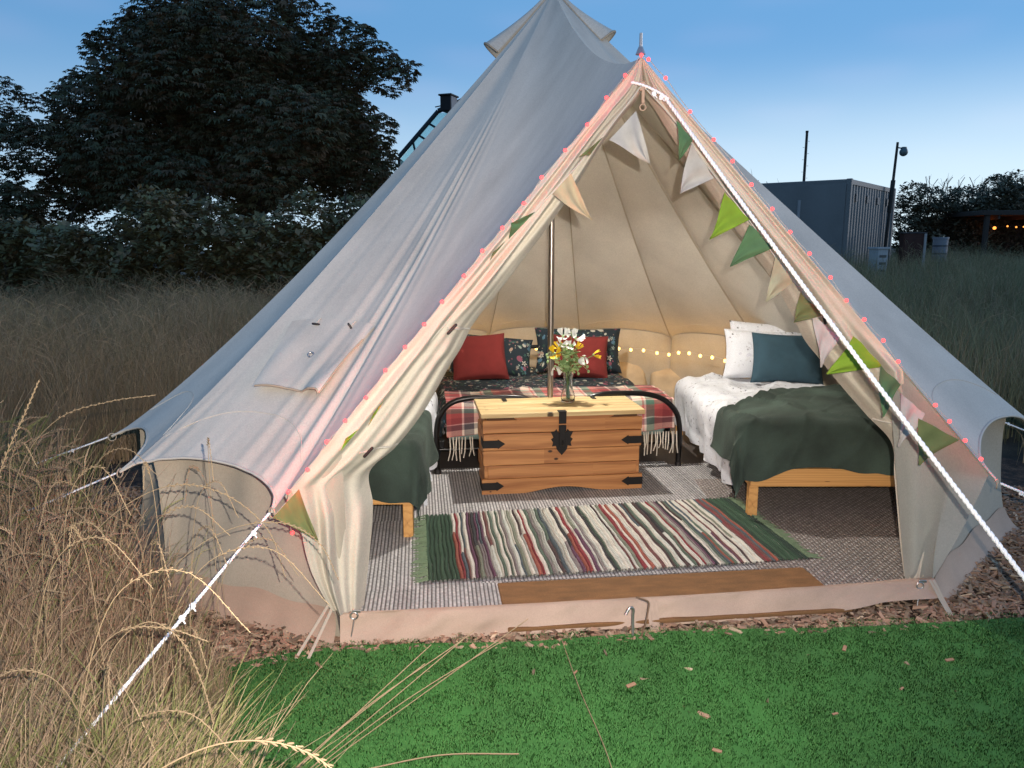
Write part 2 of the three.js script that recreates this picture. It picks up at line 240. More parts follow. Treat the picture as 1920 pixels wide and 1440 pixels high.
function roof(i, u, t) {
  const A = nodes[i], B = nodes[(i + 1) % NN], door = isDoor(i);
  const P = A.p.clone().lerp(B.p, u); let e = lerp(A.e, B.e, u);
  if (door) e = i === 0 ? lerp(B.e, A.e, Math.pow(1 - u, 1.6)) : lerp(A.e, B.e, Math.pow(u, 1.6));
  const k = Math.min(1, 4 * u * (1 - u));
  if (!door) t *= 1 - 0.052 * Math.sqrt(k);
  const x = lerp(APEX.x, P.x, t), z = lerp(APEX.z, P.z, t); let y = P.y + (APEX.y - P.y) * Math.pow(Math.max(0, 1 - t), e);
  const len = A.p.distanceTo(B.p), sag = door ? 0.012 * k * Math.sin(PI * t) : 0.040 * len * k * Math.pow(Math.sin(PI * Math.min(1, t * 0.96)), 0.9);
  const q = V(x, y - sag, z);
  // creases that run down the two front panels
  let w = 0;
  if (i === NN - 2 || i === NN - 1) {
    const s = i === NN - 2 ? u : 1 + u, fade = sstep(0.25, 0.5, t) * (1 - sstep(0.9, 1, t) * 0.6) * (i === NN - 1 ? 1 - sstep(0.15, 0.7, u) : sstep(0.0, 0.25, u));
    const d = (c, wd, am) => am * Math.exp(-Math.pow((s + 0.13 * (t - 0.6) - c) / wd, 2));
    w = 0.55 * fade * (d(0.98, 0.026, 0.016) + d(0.86, 0.02, 0.009) - d(0.92, 0.03, 0.011) + d(0.66, 0.03, 0.006) - d(0.74, 0.035, 0.007) + d(1.07, 0.03, 0.010) - d(1.03, 0.02, 0.008) + d(1.14, 0.03, 0.006) + 0.004 * (noise(s * 16, t * 3, 5) - 0.5));
    w += 0.012 * (noise(s * 2.5 + 3, t * 3.2, 8) - 0.5) * sstep(0, 0.2, t) * (1 - sstep(0.85, 1, t)) * (i === NN - 1 ? 1 - sstep(0.5, 1, u) : sstep(0, 0.35, u));
    const near = sstep(0.72, 1, t) * (i === NN - 2 ? Math.exp(-Math.pow(u / 0.35, 2)) : 0); w += 0.007 * near * (noise(u * 22, t * 4, 31) - 0.5) * 2 * sstep(0.0, 0.06, u);
  } else if (!door) { const near = sstep(0.7, 1, t); w = 0.006 * near * (noise(u * 9 + i * 7, t * 5, 6) - 0.5) + 0.008 * (noise(u * 2 + i * 3, t * 4, 9) - 0.5) * sstep(0, 0.2, t) * Math.sqrt(k); }
  else w = 0.012 * (noise(u * 4 + 3, t * 3, 8) - 0.5) * sstep(0, 0.2, t) * (1 - sstep(0.85, 1, t)) * (1 - u) * u * 3;
  const rx = x - TC.x, rz = z - TC.z, rl = Math.hypot(rx, rz) || 1;
  return [q.x + rx / rl * w * 0.62, q.y + w * 0.78, q.z + rz / rl * w * 0.62];
}
const tent = thing('bell_tent', 'cream canvas bell tent with its front door flaps tied open', 'tent');
for (let i = 0; i < NN; i++) {
  const big = i >= NN - 2, len = nodes[i].p.distanceTo(nodes[(i + 1) % NN].p);
  part('roof_panel', sheet(big ? 70 : 22, big ? 80 : 40, (u, v) => roof(i, u, v), (u, v) => [u * len * Math.max(v, 0.3), v * 3.2]), canvasMat, tent);
  // seam along each ridge, seen from inside as a darker line
  if (i > 1 && i < NN - 2) part('seam', sheet(1, 40, (u, v) => { const q = roof(i, 0, 0.02 + 0.97 * v), du = roof(i, 0.04, 0.02 + 0.97 * v), s = V(du[0] - q[0], 0, du[2] - q[2]).normalize().multiplyScalar((u - 0.5) * 0.015); const rl = Math.hypot(q[0] - TC.x, q[2] - TC.z) || 1; const o = i === NN - 2 ? 0.016 : 0.009; return [q[0] + s.x - (q[0] - TC.x) / rl * o, q[1] - o, q[2] + s.z - (q[2] - TC.z) / rl * o]; }), seamMat, tent);
  if (isDoor(i)) continue;
  // rolled hem along the eave, the stitched line of the valance, the wall and the strip of groundsheet that turns up at its foot
  part('eave_hem', tube(Array.from({ length: 25 }, (_, k) => roof(i, k / 24, 1)), 0.006, 48, 6), canvasMat, tent);
  part('valance_seam', tube(Array.from({ length: 21 }, (_, k) => { const q = roof(i, 0.02 + 0.96 * k / 20, 0.915 + 0.03 * Math.pow(Math.abs(k / 10 - 1), 3)); return [q[0], q[1] + 0.001, q[2]]; }), 0.0022, 40, 5), canvasMat, tent);
  const b0 = nodes[i].b, b1 = nodes[i + 1].b, topOf = (u) => { const q = roof(i, u, 0.952); return V(q[0], q[1] - 0.012, q[2]); };
  const wall = (u, v) => { const T = topOf(u), B = b0.clone().lerp(b1, u), q = T.lerp(B, v), w = 0.016 * (noise(u * 6 + i * 5, v * 3, 12) - 0.5) * Math.sin(PI * v) - 0.03 * Math.sin(PI * v) + 0.01 * Math.sin(u * 23 + v * 5 + i) * Math.sin(PI * v) * (1 - v); const rl = Math.hypot(q.x - TC.x, q.z - TC.z); return [q.x + (q.x - TC.x) / rl * w, q.y, q.z + (q.z - TC.z) / rl * w]; };
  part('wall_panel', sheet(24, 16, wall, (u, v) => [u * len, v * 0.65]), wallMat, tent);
  part('mud_skirt', sheet(24, 6, (u, v) => { const q = wall(u, lerp(0.83 + 0.012 * Math.sin(u * 17 + i), 1, v)), rl = Math.hypot(q[0] - TC.x, q[2] - TC.z), o = 0.007 + 0.05 * v * v + 0.006 * Math.sin(u * 31 + i * 2) * v; return [q[0] + (q[0] - TC.x) / rl * o, Math.max(0.008, q[1]), q[2] + (q[2] - TC.z) / rl * o]; }, (u, v) => [u * len, v * 0.15]), skirtMat, tent);
}
// corner pole seams on the left wall, eave loops
for (const k of [NN - 3, NN - 2, NN - 1, 1, 2]) part('guy_loop', new THREE.TorusGeometry(0.018, 0.003, 6, 16).rotateY(k).translate(nodes[k].p.x, nodes[k].p.y - 0.004, nodes[k].p.z), hemMat, tent);
// vent hoods close to the apex
for (const [deg, len] of [[-97, 0.32], [91, 0.27]]) {
  const a = deg * PI / 180, d = V(Math.sin(a), 0, Math.cos(a)), s = V(d.z, 0, -d.x);
  const hood = (inset) => sheet(16, 12, (u, v) => { const t = lerp(0.02, len, v), w = (u - 0.5) * 2, base = V(TC.x, 0, TC.z).addScaledVector(d, t * 0.9 * 1.06 + 0.01), half = 0.03 + 0.16 * v - inset, rise = (0.02 + 0.115 * Math.pow(v, 1.4)) * Math.sqrt(Math.max(0, 1 - w * w)) - inset; base.y = 3.0 - Math.pow(t, 0.93) * 1.10; base.addScaledVector(d, rise * 0.75).addScaledVector(s, w * half); base.y += rise * 0.62; return [base.x, base.y, base.z]; }, (u, v) => [u * 0.3, v * 0.4]);
  part('vent_hood', [hood(0), hood(0.006)], canvasMat, tent);
  const rim = []; for (let k = 0; k <= 16; k++) { const p = hood(0).attributes.position, q = 12 * 17 + k; rim.push([p.getX(q), p.getY(q), p.getZ(q)]); }
  part('hood_rim', tube(rim, 0.006, 32, 6), hemMat, tent);
}
// wrinkled window flap on the left front panel: cloth patch, toggles, ring
{
  const at = (s, t, o) => { const q = roof(NN - 2, s, t), e = roof(NN - 2, s + 0.02, t), f = roof(NN - 2, s, t + 0.02), n = V(f[0] - q[0], f[1] - q[1], f[2] - q[2]).cross(V(e[0] - q[0], e[1] - q[1], e[2] - q[2])).normalize(); if (n.z < 0) n.negate(); return [q[0] + n.x * o, q[1] + n.y * o, q[2] + n.z * o]; };
  const ST = (u, v) => [lerp(lerp(0.14, 0.93, u), lerp(0.34, 0.88, u), v) + 0.10 * u * (0.25 - Math.pow(v - 0.5, 2)) * -2, lerp(0.748, lerp(0.882, 0.872, u), v)];
  const flapEdge = (u, v) => { const [s, t] = ST(u, v); return at(s, t, 0.009 + 0.035 * v * v * (0.5 + 0.5 * Math.sin(u * 9)) + 0.014 * v * Math.pow(Math.abs(Math.sin(u * 6 + v * 2)), 2)); };
  const fl = part('window_flap', sheet(40, 36, flapEdge, (u, v) => [u * 0.5, v * 0.6]), canvasMat, tent, 'square canvas window flap hanging loose on the left roof panel');
  const rim = [...Array.from({ length: 14 }, (_, k) => flapEdge(1, 0.2 + 0.8 * k / 13)), ...Array.from({ length: 14 }, (_, k) => flapEdge(1 - (k + 1) / 14 * 0.96, 1))];
  part('flap_hem', tube(rim, 0.0045, 60, 6), hemMat, fl);
  for (const u of [0.3, 0.72]) { const q = flapEdge(u, 0.08), g = new THREE.CapsuleGeometry(0.005, 0.026, 4, 8).rotateZ(u < 0.5 ? 1.45 : 0.55).translate(q[0], q[1], q[2] + 0.014); part('toggle', g, plasticBlack, fl); const q2 = flapEdge(u, 0); part('toggle_loop', tube([q2, [q2[0], q2[1], q2[2] + 0.01], [q[0], q[1], q[2] + 0.012]], 0.0025, 8, 5), canvasMat, fl); }
  const q = flapEdge(0.5, 0.52); part('eyelet', new THREE.TorusGeometry(0.012, 0.004, 8, 16).rotateX(-0.7).translate(q[0], q[1], q[2] + 0.006), steelMat, fl);
}
// centre pole and the two door poles with the steel spike
part('centre_pole', new THREE.CylinderGeometry(0.019, 0.019, 2.98, 20).translate(TC.x, 1.49, TC.z), poleMat, tent);
part('door_spike', [new THREE.CylinderGeometry(0.006, 0.007, 0.06, 10).translate(0.505, 2.287, -3.2), new THREE.CylinderGeometry(0.009, 0.02, 0.028, 12).translate(0.505, 2.252, -3.2)], steelMat, tent);

// door flaps gathered and tied back: outer edge runs along the door edge of the roof, inner edge hangs free
const innerL = [[0.51, 2.225, -3.198], [0.525, 2.114, -3.236], [0.437, 1.999, -3.208], [0.362, 1.898, -3.184], [0.212, 1.667, -3.132], [0.053, 1.458, -3.082], [-0.074, 1.293, -3.042], [-0.157, 1.19, -3.016], [-0.206, 1.097, -2.997], [-0.251, 1.026, -2.981], [-0.355, 0.846, -2.942], [-0.459, 0.716, -2.91], [-0.561, 0.62, -2.883], [-0.548, 0.496, -2.86], [-0.561, 0.309, -2.83], [-0.585, 0.10, -2.80]];
const innerR = [[0.51, 2.225, -3.198], [0.53, 2.114, -3.237], [0.583, 2.038, -3.233], [0.645, 1.944, -3.227], [0.803, 1.735, -3.218], [0.963, 1.522, -3.208], [1.08, 1.37, -3.201], [1.174, 1.217, -3.191], [1.234, 1.106, -3.183], [1.294, 1.035, -3.18], [1.39, 0.922, -3.176], [1.512, 0.79, -3.173], [1.634, 0.66, -3.17], [1.647, 0.515, -3.151], [1.671, 0.287, -3.121], [1.699, 0.091, -3.097]];
function flapSurface(inner, E, B, gather, side) {
  const n = inner.length, line = new THREE.CatmullRomCurve3(inner.map(p => V(...p)), false, 'centripetal');
  const out = (v) => { // outer edge: down the roof edge, then from the eave corner to the peg at the wall's foot
    const h = line.getPoint(v).y; const k = clamp((GA.y - h) / (GA.y - 0.62), 0, 1), p = GA.clone().lerp(E, k * 0.955);
    if (side < 0 && h < 0.98) { const T = GA.clone().lerp(E, (GA.y - 0.98) / (GA.y - 0.62) * 0.955), f = (0.98 - h) / 0.98 * 5, P = [[T.x, 0.98, T.z], [1.715, 0.77, -3.09], [1.80, 0.57, -3.10], [1.875, 0.38, -3.09], [1.80, 0.17, -3.09], [1.745, 0.07, -3.08]], i = Math.min(4, Math.floor(f)), w = f - i; p.set(lerp(P[i][0], P[i + 1][0], w), lerp(P[i][1], P[i + 1][1], w), lerp(P[i][2], P[i + 1][2], w)); }
    else if (h < 0.62) { const f = (0.62 - h) / 0.62, s = sstep(0, 1, f); p.copy(GA.clone().lerp(E, 0.955)).lerp(V(B.x + (side > 0 ? 0.0 : 0.075), 0.07, B.z + 0.03), Math.pow(f, 0.9)); p.x += side * 0.03 * Math.sin(PI * s) * -1; }
    return p;
  };
  return { line, out, fn: (u, v) => {
    const a = out(v), b = line.getPoint(v), q = a.clone().lerp(b, u), width = a.distanceTo(b);
    let tie = 1; for (const g of gather) tie = Math.min(tie, 0.35 + 0.65 * Math.min(1, Math.pow(Math.abs(b.y - g) / 0.22, 0.9)));
    const amp = Math.min(0.036, width * 0.13) * (0.35 + 0.65 * Math.sin(PI * clamp(u, 0, 1))) * tie;
    const ph = u * 15 + 2.2 * Math.sin(v * 7 + side), w = amp * (0.62 * Math.sin(ph) + 0.42 * Math.sin(u * 27 + v * 9 + side * 2)) + 0.012 * (noise(u * 4, v * 26, 14) - 0.5);
    q.z += w + 0.045 * Math.sin(PI * u) * Math.min(1, width / 0.2); q.x += 0.25 * w * side;
    if (u > 0.9) q.z -= (u - 0.9) * 0.35;                                  // rolled inner edge
    return [q.x, q.y, q.z];
  } };
}
const FL = flapSurface(innerL, EL, BL, [1.19, 0.63], 1), FR = flapSurface(innerR, ER, BR, [1.21, 0.67], -1);
const flapL = part('door_flap', sheet(60, 150, FL.fn, (u, v) => [u * 0.3, v * 2.6]), curtainMat, tent, 'pink lit door flap gathered on the left side of the opening');
const flapR = part('door_flap', sheet(60, 150, FR.fn, (u, v) => [u * 0.3, v * 2.6]), curtainMat, tent, 'door flap gathered on the right side behind the bright guy rope');
for (const [F, flp, vs, rz] of [[FL, flapL, [0.475, 0.722], -0.75], [FR, flapR, [0.475, 0.74], 0.3]]) for (const v of vs) {
  const q = F.fn(0.62, v); const tg = part('toggle', new THREE.CapsuleGeometry(0.006, 0.042, 4, 8).rotateZ(rz).translate(q[0], q[1], q[2] + 0.02), plasticBlack, flp);
  part('tie_band', tube([0.5, 0.62, 0.74, 0.86, 0.97].map(u => { const p = F.fn(u, v + 0.004 * (u - 0.6)); return [p[0], p[1], p[2] + 0.004]; }), 0.004, 20, 6), canvasMat, flp);
}
// bound outer edge at the foot of the right flap
part('bound_edge', tube(Array.from({ length: 18 }, (_, k) => { const q = FR.fn(0.0, lerp(0.80, 0.998, k / 17)); return [q[0], q[1], q[2] + 0.003]; }), 0.006, 50, 6), hemMat, flapR);
// the strip of wall between the right door flap and the right eave corner, with a small clear vent
{
  const pts = (u, v) => { const T = GA.clone().lerp(ER, lerp(0.70, 0.985, u)), Bt = V(1.70 + 0.075 * u, 0.05, -3.09 + 0.03 * u); const q = T.lerp(Bt, v); q.z += 0.025 * Math.sin(PI * v) * Math.sin(u * 7) - 0.02; return [q.x, q.y, q.z]; };
  part('door_side_panel', sheet(16, 24, pts, (u, v) => [u * 0.4, v * 0.7]), new THREE.MeshPhysicalMaterial({ color: lin(0.50, 0.50, 0.46), map: rep(clothTint, 0.8), roughness: 0.97, side: THREE.DoubleSide, transmission: 0.45, thickness: 0 }), tent, 'plain canvas strip beside the right door flap');
  const ptl = (u, v) => { const T = GA.clone().lerp(EL, lerp(0.84, 0.975, u)), Bt = V(-0.63 - 0.03 * u, 0.05, -2.77 + 0.02 * u); const q = T.lerp(Bt, v); q.z += 0.02 * Math.sin(PI * v) * Math.sin(u * 7) - 0.03; return [q.x, q.y, q.z]; };
  part('door_side_panel', sheet(16, 24, ptl, (u, v) => [u * 0.4, v * 0.7]), wallMat, tent);
}
// door hardware: white webbing straps down to the pegs, buckles, zip pull at the top
for (const [a, b] of [[[-0.69, 0.17, -2.70], [-0.80, 0.0, -2.55]], [[-0.67, 0.17, -2.695], [-0.75, 0.0, -2.55]], [[1.75, 0.12, -3.02], [1.79, 0.0, -2.90]], [[1.765, 0.12, -3.02], [1.80, 0.0, -2.905]]]) part('webbing_strap', (() => { const A = V(...a), B = V(...b), d = B.clone().sub(A), w = V(0.006, 0, 0); return sheet(1, 8, (u, v) => { const q = A.clone().lerp(B, v).addScaledVector(w, (u - 0.5) * 2); return [q.x, q.y, q.z + 0.004 * Math.sin(v * 9)]; }); })(), wallMat, tent);
for (const [x, y, z] of [[-0.60, 0.115, -2.745], [1.70, 0.105, -3.03]]) part('strap_buckle', [new THREE.TorusGeometry(0.014, 0.004, 6, 14).translate(x, y, z + 0.03), box(0.034, 0.012, 0.008, x + 0.01, y + 0.018, z + 0.028, 0.003), bar([x, y - 0.015, z + 0.03], [x - 0.012, y - 0.085, z + 0.045], 0.003)], steelMat, tent);
part('zip_pull', [box(0.012, 0.05, 0.006, 0.515, 2.075, -3.17, 0.002), new THREE.TorusGeometry(0.012, 0.003, 6, 14).translate(0.515, 2.035, -3.17), box(0.022, 0.035, 0.02, 0.512, 2.115, -3.18, 0.004)], hemMat, tent);

// groundsheet: dark floor inside, its front edge turned up to a low sill
const innerRing = nodes.filter(n => n.b).map(n => n.b);
{
  const sh = new THREE.Shape(innerRing.map(p => new THREE.Vector2(TC.x + (p.x - TC.x) * 0.985, -(TC.z + (p.z - TC.z) * 0.985)))), g = new THREE.ShapeGeometry(sh).rotateX(-PI / 2).translate(0, 0.014, 0);
  part('groundsheet', g, std(lin(0.10, 0.085, 0.08), { roughness: 0.7, map: rep(clothTint, 0.7) }), tent);
  const sill = (u, v) => { // v: 0 inside foot, .45 top, 1 outside foot
    const B = BL.clone().lerp(BR, u), n = V(0.126, 0, 0.992), h = 0.118 - 0.012 * Math.sin(PI * u), lift = 0.045 * sstep(0.72, 0.97, u);
    const wr = 0.013 * (noise(u * 13, v * 3, 21) - 0.5) * 2 + 0.006 * (noise(u * 40 + v * 3, v * 5, 22) - 0.5) * 2 + 0.010 * Math.sin(u * 30 + v * 5) * (v > 0.5 ? 1 : 0) * Math.exp(-Math.pow((u - 0.1) / 0.12, 2)) + 0.010 * Math.sin(u * 40 - v * 6) * Math.exp(-Math.pow((u - 0.92) / 0.08, 2));
    const o = v < 0.4 ? lerp(-0.05, -0.012, v / 0.4) : v < 0.55 ? lerp(-0.012, 0.012, (v - 0.4) / 0.15) : lerp(0.012, 0.055, (v - 0.55) / 0.45);
    const y = v < 0.4 ? lerp(0.016, h, Math.pow(v / 0.4, 0.8)) : v < 0.55 ? h : lerp(h, 0.012 + lift, (v - 0.55) / 0.45);
    return [B.x + n.x * (o + wr), y + wr * 0.3, B.z + n.z * (o + wr)];
  };
  part('door_sill', sheet(120, 26, sill, (u, v) => [u * 2.4, v * 0.3], true), skirtMat, tent, 'low pinkish groundsheet sill across the tent doorway');
  part('sill_strap', sheet(2, 10, (u, v) => { const q = sill(0.49 + 0.018 * u, 0.55 + 0.45 * v); return [q[0], q[1] - 0.02 * v, q[2] + 0.006 + 0.02 * v]; }), skirtMat, tent);
}
// two bent steel pegs in front of the sill
for (const [x, z, s, lab] of [[0.465, -2.735, 1, 'short grey steel peg bent over by the middle of the door sill'], [0.525, -2.735, -1, 'taller thin rusty peg with its hook turned left by the middle of the door sill']]) {
  const g = s > 0 ? tube([[0, 0, 0], [0, 0.10, -0.012], [0.0, 0.128, -0.012], [-0.012, 0.135, -0.008], [-0.03, 0.11, 0]], 0.0055, 30, 8) : tube([[-0.035, 0, 0.01], [-0.012, 0.08, 0], [0.0, 0.148, -0.014], [-0.003, 0.156, -0.014], [-0.05, 0.176, -0.012]], 0.0035, 30, 8);
  solo('tent_peg', g, s > 0 ? steelMat : std(lin(0.22, 0.14, 0.09), { roughness: 0.6, metalness: 0.5 }), lab, 'tent peg').position.set(x, 0, z);
}

// ---------------------------------------------------------------- guy ropes, reflective and twisted
const ropeMat = std(lin(0.93, 0.93, 0.94), { roughness: 0.45 });
function rope(a, b, r, label, sagAmt = 0.01, knots = []) {
  const A = V(...a), B = V(...b), L = A.distanceTo(B), n = Math.max(40, Math.round(L / (r * 0.8))), d = B.clone().sub(A).normalize(), s = V(0, 1, 0).cross(d).normalize(), t = d.clone().cross(s);
  const g = thing('guy_rope', label, 'rope', a, 0);
  const strand = (ph) => { const pts = []; for (let i = 0; i <= n; i++) { const k = i / n, an = k * L / (r * 2.3) * PI + ph, p = A.clone().lerp(B, k).sub(A); p.y -= sagAmt * 4 * k * (1 - k); p.addScaledVector(s, Math.cos(an) * r * 0.36).addScaledVector(t, Math.sin(an) * r * 0.36); pts.push(p); } return new THREE.TubeGeometry(new THREE.CatmullRomCurve3(pts), n, r * 0.68, 6); };
  part('strand', strand(0), ropeMat, g); part('strand', strand(PI), ropeMat, g);
  for (const k of knots) { const p = A.clone().lerp(B, k).sub(A); part('knot', [new THREE.TorusKnotGeometry(r * 0.9, r * 0.5, 40, 6, 2, 3).translate(p.x, p.y - r, p.z), bar([p.x, p.y - r, p.z], [p.x + r * 2, p.y - r * 3.5, p.z + r], r * 0.4)], ropeMat, g); }
  return g;
}
rope([-0.83, 0.598, -2.505], [-1.292, 0.02, -0.608], 0.0056, 'thick bright guy rope from the left door corner down through the long grass', 0.008, [0.05, 0.22, 0.245]);
rope([-1.592, 0.598, -2.975], [-3.1, 0.03, -2.47], 0.0042, 'pale guy rope from the second eave corner of the left wall', 0.012, [0.12]);
rope([-1.93, 0.598, -3.57], [-3.6, 0.03, -3.35], 0.0042, 'pale guy rope from the farthest left eave corner into dark grass', 0.01, [0.1]);
rope([0.60, 2.065, -3.15], [1.81, 0.02, -1.71], 0.0082, 'very bright thick guy rope slanting from the door peak to the lower right', 0.02);
rope([1.88, 0.598, -2.84], [3.4, 0.02, -2.6], 0.0055, 'short pale guy rope at the right end of the door bunting', 0.01, [0.05, 0.08]);
rope([2.60, 0.598, -4.60], [4.1, 0.02, -4.35], 0.0048, 'bead like guy rope leaving the right eave behind the tent', 0.008, [0.27]);
rope([0.46, 2.118, -3.12], [0.61, 2.06, -3.14], 0.006, 'short end of pale rope wound over the door peak', -0.01, [0.6, 0.8]);
// ---------------------------------------------------------------- lights of the place
function bulbLight(parent, p, color, cd, r) { const l = new THREE.PointLight(color, cd, 0, 2); l.position.set(...p); l.castShadow = true; l.shadow.radius = r / 0.02; parent.add(l); }
const redGlow = new THREE.MeshStandardMaterial({ color: lin(0.5, 0.05, 0.05), emissive: lin(1, 0.045, 0.045), emissiveIntensity: 4.5, roughness: 0.4 });
const warmGlow = new THREE.MeshStandardMaterial({ color: lin(0.6, 0.4, 0.1), emissive: lin(1, 0.62, 0.16), emissiveIntensity: 5, roughness: 0.4 });
const wireMat = std(lin(0.45, 0.40, 0.36), { roughness: 0.4 });
const RED_CD = 0.036, WARM_CD = 0.020;
{
  const vl = [0.005, 0.058, 0.111, 0.175, 0.239, 0.302, 0.357, 0.412, 0.466, 0.519, 0.571, 0.62, 0.67, 0.715, 0.768, 0.817, 0.859, 0.91, 0.951], vr = [0.015, 0.062, 0.138, 0.202, 0.256, 0.312, 0.365, 0.419, 0.473, 0.527, 0.577, 0.623, 0.674, 0.72, 0.818, 0.858, 0.903, 0.942];
  const s = thing('red_fairy_lights', 'string of small red fairy lights along both edges of the tent door', 'fairy lights');
  const at = (E, v, j) => { const p = GA.clone().lerp(E, v); const s = E === EL ? 1 : -1, k = sstep(0.0, 0.25, v); return [p.x + s * 0.006 * k + 0.004 * Math.sin(j * 2.3), p.y + 0.006 + 0.004 * Math.sin(j * 1.7), p.z + (s > 0 ? 0.030 + 0.035 * k : 0.034)]; };
  const path = [...vl.map((v, j) => at(EL, v, j)).reverse(), ...vr.map((v, j) => at(ER, v, j))];
  part('wire', tube(path.flatMap((p, i) => i ? [[(p[0] + path[i - 1][0]) / 2, (p[1] + path[i - 1][1]) / 2 - 0.004, (p[2] + path[i - 1][2]) / 2 + 0.004], p] : [p]), 0.0016, 260, 5), wireMat, s);
  const hang = [-0.80, 0.47, -2.655]; part('wire', tube([path[0], [-0.80, 0.56, -2.6], hang], 0.0016, 12, 5), wireMat, s);
  for (const p of [...path, hang]) { part('bulb', new THREE.SphereGeometry(0.0076, 10, 8).translate(...p), redGlow, s); bulbLight(s, p, 0xff2a22, RED_CD * (0.22 + 0.78 * sstep(2.1, 1.1, p[1])) * (p[0] < 0.5 ? 1.5 : 0.5), 0.006); }
}
{
  const s = thing('warm_fairy_lights', 'string of warm yellow fairy lights along the back wall inside the tent', 'fairy lights');
  const P = []; for (let k = 0; k < 33; k++) { const a = 122 + k * 3.1, i = nodes.findIndex((n, q) => n.a !== undefined && nodes[q + 1]?.a !== undefined && a >= n.a && a < nodes[q + 1].a); const u = (a - nodes[i].a) / (nodes[i + 1].a - nodes[i].a), q = roof(i, u, 0.93), r = 0.962; P.push([TC.x + (q[0] - TC.x) * r, 0.60 - 0.035 * Math.pow(Math.sin(k * 0.55), 2) + 0.008 * Math.sin(k * 2.1), TC.z + (q[2] - TC.z) * r]); }
  part('wire', tube(P.map(p => [p[0], p[1] + 0.012, p[2]]), 0.0018, 140, 5), wireMat, s);
  for (const p of P) { part('bulb', [new THREE.SphereGeometry(0.013, 10, 8).scale(1, 1.15, 1).translate(...p)], warmGlow, s); bulbLight(s, p, 0xffb648, WARM_CD, 0.009); }
}
// camping lantern hung from the pole, above the top of the doorway
{
  const s = thing('hanging_lantern', 'white camping lantern with a metal shade hung on the tent pole', 'lantern', [TC.x + 0.055, 2.02, TC.z + 0.06]);
  part('shade', new THREE.LatheGeometry([[0.03, 0.10], [0.05, 0.095], [0.085, 0.05], [0.105, -0.012], [0.108, -0.02], [0.100, -0.014], [0.08, 0.045], [0.03, 0.09]].map(p => new THREE.Vector2(...p)), 28), std(lin(0.25, 0.24, 0.22), { roughness: 0.5, metalness: 0.4 }), s);
  part('hook', tube([[0, 0.10, 0], [0, 0.14, 0], [-0.02, 0.17, -0.02], [-0.055, 0.17, -0.06]], 0.004, 16, 6), blackMetal, s);
  part('bulb', new THREE.SphereGeometry(0.026, 16, 12).translate(0, 0.034, 0), new THREE.MeshStandardMaterial({ color: 0xffffff, emissive: lin(1, 0.95, 0.86), emissiveIntensity: 12 }), s);
  const l = new THREE.PointLight(0xfff8ee, 13, 0, 2); l.position.set(0, 0.034, 0); l.castShadow = true; l.shadow.radius = 1.5; s.add(l);
}

